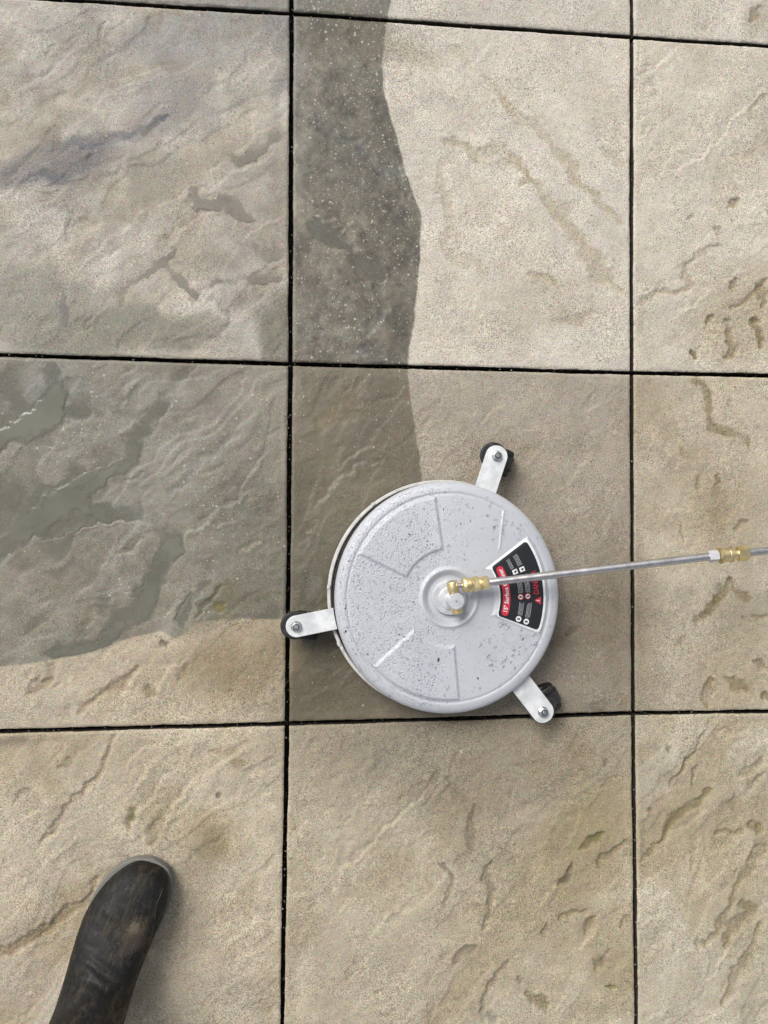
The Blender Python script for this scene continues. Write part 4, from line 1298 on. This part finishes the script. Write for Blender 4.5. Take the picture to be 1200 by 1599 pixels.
# ------------------------------------------------------------------ boot
def boot_material():
    m, t, b = newmat('worn_black_rubber')
    co = t.nodes.new('ShaderNodeTexCoord'); P = co.outputs['Object']
    n1 = noise(t, P, 18, 5, .6); n2 = noise(t, P, 75, 6, .7); n3 = noise(t, P, 300, 4, .7)
    c = mixc(t, ramp(t, n1, .35, .7), (.006, .006, .006), (.013, .012, .012))
    c = mixc(t, ramp(t, n2, .50, .68, 0, .50), c, (.045, .040, .031))
    # dried mud streaks running along the boot
    mp = t.nodes.new('ShaderNodeMapping'); mp.inputs['Scale'].default_value = (10, 60, 25); t.links.new(P, mp.inputs['Vector'])
    n4 = noise(t, mp.outputs[0], 1.6, 6, .7)
    sep = t.nodes.new('ShaderNodeSeparateXYZ'); t.links.new(P, sep.inputs[0])
    c = mixc(t, ramp(t, n4, .50, .66, 0, .45), c, (.060, .046, .026))
    # pale scuff over the toes
    def spot(x, y, r_, wt, colr, c):
        dx = math_n(t, 'SUBTRACT', sep.outputs[0], x); dy = math_n(t, 'SUBTRACT', sep.outputs[1], y)
        rr = math_n(t, 'SQRT', math_n(t, 'ADD', math_n(t, 'MULTIPLY', dx, dx), math_n(t, 'MULTIPLY', math_n(t, 'MULTIPLY', dy, dy), 1.6)))
        rr = math_n(t, 'ADD', rr, math_n(t, 'MULTIPLY', math_n(t, 'SUBTRACT', n2, .5), r_ * 1.6))
        rr = math_n(t, 'ADD', rr, math_n(t, 'MULTIPLY', math_n(t, 'SUBTRACT', n3, .5), r_ * .9))
        return mixc(t, ramp(t, rr, r_ * .3, r_, wt, 0), c, colr)
    c = spot(.212, -.016, .034, .40, (.10, .078, .055), c)
    c = spot(.222, -.014, .015, .38, (.17, .14, .10), c)
    c = spot(.203, -.026, .016, .7, (.045, .036, .032), c)
    c = spot(.090, -.025, .045, .45, (.10, .078, .04), c)
    t.links.new(c, b.inputs['Base Color'])
    t.links.new(ramp(t, n2, .35, .65, .36, .75), b.inputs['Roughness'])
    # crepe texture on the toe cap, wrinkles elsewhere
    b.inputs['Specular IOR Level'].default_value = .22
    wv = voro(t, P, 520)
    toe = ramp(t, sep.outputs[0], .235, .26, 0, .35)
    h = math_n(t, 'ADD', math_n(t, 'MULTIPLY', n2, 1.1), math_n(t, 'MULTIPLY', math_n(t, 'MULTIPLY', wv.outputs['Distance'], toe), .9))
    h = math_n(t, 'ADD', h, math_n(t, 'MULTIPLY', n4, 1.0))
    t.links.new(bump(t, h, .0014), b.inputs['Normal'])
    return m
M_BOOT = boot_material()
M_SOLE = plastic('grey_boot_sole', (.15, .145, .13), .8, .5)
toe = G(235, 1345, .02)
heel_dir = math.radians(180 + 70.5)
heel = np.array(toe) + .300 * np.array([math.cos(heel_dir), math.sin(heel_dir)])
br = empty('rubber_boot', 'scuffed black rubber boot with a grey sole edge, toe pointing up, at lower left', 'boot', loc=(heel[0], heel[1], 0), rot=(0, 0, heel_dir - math.pi))
Tp = [(.2985,.030),(.2965,.040),(.291,.049),(.280,.058),(.262,.0655),(.240,.071),(.215,.0765),(.190,.084),(.168,.095),(.150,.110),(.136,.130),(.127,.155),(.122,.190),(.121,.24),(.124,.30),(.127,.36)]
Bp = [(.2985,.016),(.2965,.012),(.291,.010),(.280,.010),(.262,.010),(.240,.010),(.215,.010),(.185,.011),(.145,.012),(.100,.012),(.050,.012),(.012,.022),(.002,.060),(.004,.12),(-.004,.22),(-.010,.36)]
Wd = [.009,.0200,.0300,.0395,.0480,.0535,.0565,.0560,.0545,.0530,.0525,.0530,.0540,.0560,.0590,.0610]
from mathutils.geometry import interpolate_bezier
def smooth_list(L_, m=5):
    out = []
    n = len(L_)
    for i in range(n - 1):
        p0, p1, p2, p3 = L_[max(i - 1, 0)], L_[i], L_[i + 1], L_[min(i + 2, n - 1)]
        for k in range(m):
            u = k / m
            out.append(tuple(.5 * ((2 * b_) + (-a_ + c_) * u + (2 * a_ - 5 * b_ + 4 * c_ - d_) * u * u + (-a_ + 3 * b_ - 3 * c_ + d_) * u ** 3) for a_, b_, c_, d_ in zip(p0, p1, p2, p3)))
    out.append(tuple(L_[-1])); return out
rings = smooth_list([(a[0], a[1], b_[0], b_[1], w_) for a, b_, w_ in zip(Tp, Bp, Wd)], 7)
def foot_mid(s):                              # the foot curves inward a little
    return .010 * math.sin(max(0, min(1, (s - .05) / .25)) * math.pi) - .004 * max(0, (s - .2) / .1)
V = []; Fc = []; n = 72
for i, (tx_, tz_, bx_, bz_, w_) in enumerate(rings):
    c = Vector(((tx_ + bx_) / 2, 0, (tz_ + bz_) / 2)); up_ = Vector((tx_ - bx_, 0, tz_ - bz_)) / 2
    fr = i / (len(rings) - 1)
    for k in range(n):
        a = 2 * math.pi * k / n
        e_ = 2.35 if fr < .6 else 2.0
        cs_, sn = math.cos(a), math.sin(a)
        q1 = math.copysign(abs(sn) ** (2 / e_), sn); q2 = math.copysign(abs(cs_) ** (2 / e_), cs_)
        # the lower half stays wide, the top narrows to the instep
        wid = w_ * (1 - .10 * max(q1, 0) * (1 if fr < .62 else 0))
        p = c + up_ * q1 + Vector((0, wid * q2, 0))
        p.y += foot_mid(p.x) * (1 - min(1, max(0, (p.z - .05) / .1)))
        # creases across the bend of the ankle and the ball of the foot
        if q1 > -.4:
            amp = .0016 * math.exp(-((fr - .55) / .07) ** 2) + .0007 * math.exp(-((fr - .80) / .12) ** 2) + .0008 * math.exp(-((fr - .38) / .05) ** 2)
            ph = math.sin(i * 1.15 + 2.2 * q2 + 1.3 * math.sin(3 * q2)) + .5 * math.sin(i * .6 - 3 * q2)
            p += up_.normalized() * amp * ph * (.5 + .5 * q1)
        V.append(p)
m_ = len(rings)
for i in range(m_ - 1):
    for k in range(n):
        k2 = (k + 1) % n; Fc.append((i * n + k, (i + 1) * n + k, (i + 1) * n + k2, i * n + k2))
Fc.append(tuple(range(n)))
# turned-in rim and lining so the shaft is a real opening
last = (m_ - 1) * n; cen_ = sum((V[last + k] for k in range(n)), Vector()) / n
for (sc_, dz) in ((.95, .002), (.93, -.004), (.90, -.12), (.7, -.25)):
    b0 = len(V)
    for k in range(n):
        p = V[last + k]; V.append(cen_ + (p - cen_) * sc_ + Vector((0, 0, dz)))
    src = last if sc_ == .95 else b0 - n
    for k in range(n):
        k2 = (k + 1) % n; Fc.append((src + k, b0 + k, b0 + k2, src + k2))
Fc.append(tuple(range(len(V) - n, len(V))))
up_o = mesh_from('boot_upper', V, Fc, M_BOOT, True, br)
# sole
def sole_out(grow):
    pts = []
    ctrl = [(.004, .024), (.030, .034), (.07, .037), (.12, .038), (.17, .051), (.215, .0570), (.25, .0535), (.275, .0435), (.292, .026), (.300, 0)]
    left = smooth_list([(-.004, 0)] + ctrl, 4)
    for s_, w_ in left: pts.append((s_, w_ + grow + foot_mid(s_)))
    for s_, w_ in reversed(left[1:-1]): pts.append((s_, -w_ - grow + foot_mid(s_)))
    return pts
o1 = [(x_ + (.0035 if x_ > .29 else (-.003 if x_ < .01 else .002 * (x_ - .15) / .15)), y_) for x_, y_ in sole_out(.0022)]
mb = MB(); mb.prism(list(reversed(o1)), .004, .019, None, .0012)
sole = mb.build('sole', M_SOLE, br)
mb = MB(); o2 = list(reversed(sole_out(-.004)))
heel_o = [p for p in o2 if p[0] < .085]; fore_o = [p for p in o2 if p[0] > .12]
mb.prism(heel_o, 0, .0045, None, .0005); mb.prism(fore_o, 0, .0045, None, .0005)
mb.build('tread', M_TYRE, sole)
# raised seam on the outer side
def on_upper(s_, side, q):
    for i in range(m_ - 1):
        pass
    return None
seam = []
for i, a in ((24, -.42), (28, -.36), (32, -.33), (36, -.30), (40, -.30), (44, -.32), (48, -.38), (52, -.5), (56, -.62)):
    k = int(((a * math.pi / 2 + 0) % (2 * math.pi)) / (2 * math.pi) * n)
seam_pts = []
for i, ang_ in ((22, 150), (25, 146), (28, 144), (31, 144), (34, 146), (38, 150), (42, 155), (46, 161), (50, 168)):
    k = int(ang_ / 360 * n)
    seam_pts.append(V[i * n + k])
mb = MB(); mb.tube([tuple(p) for p in smooth_list([tuple(p) for p in seam_pts], 4)], .0014, 8)
mb.build('seam', M_BOOT, br)
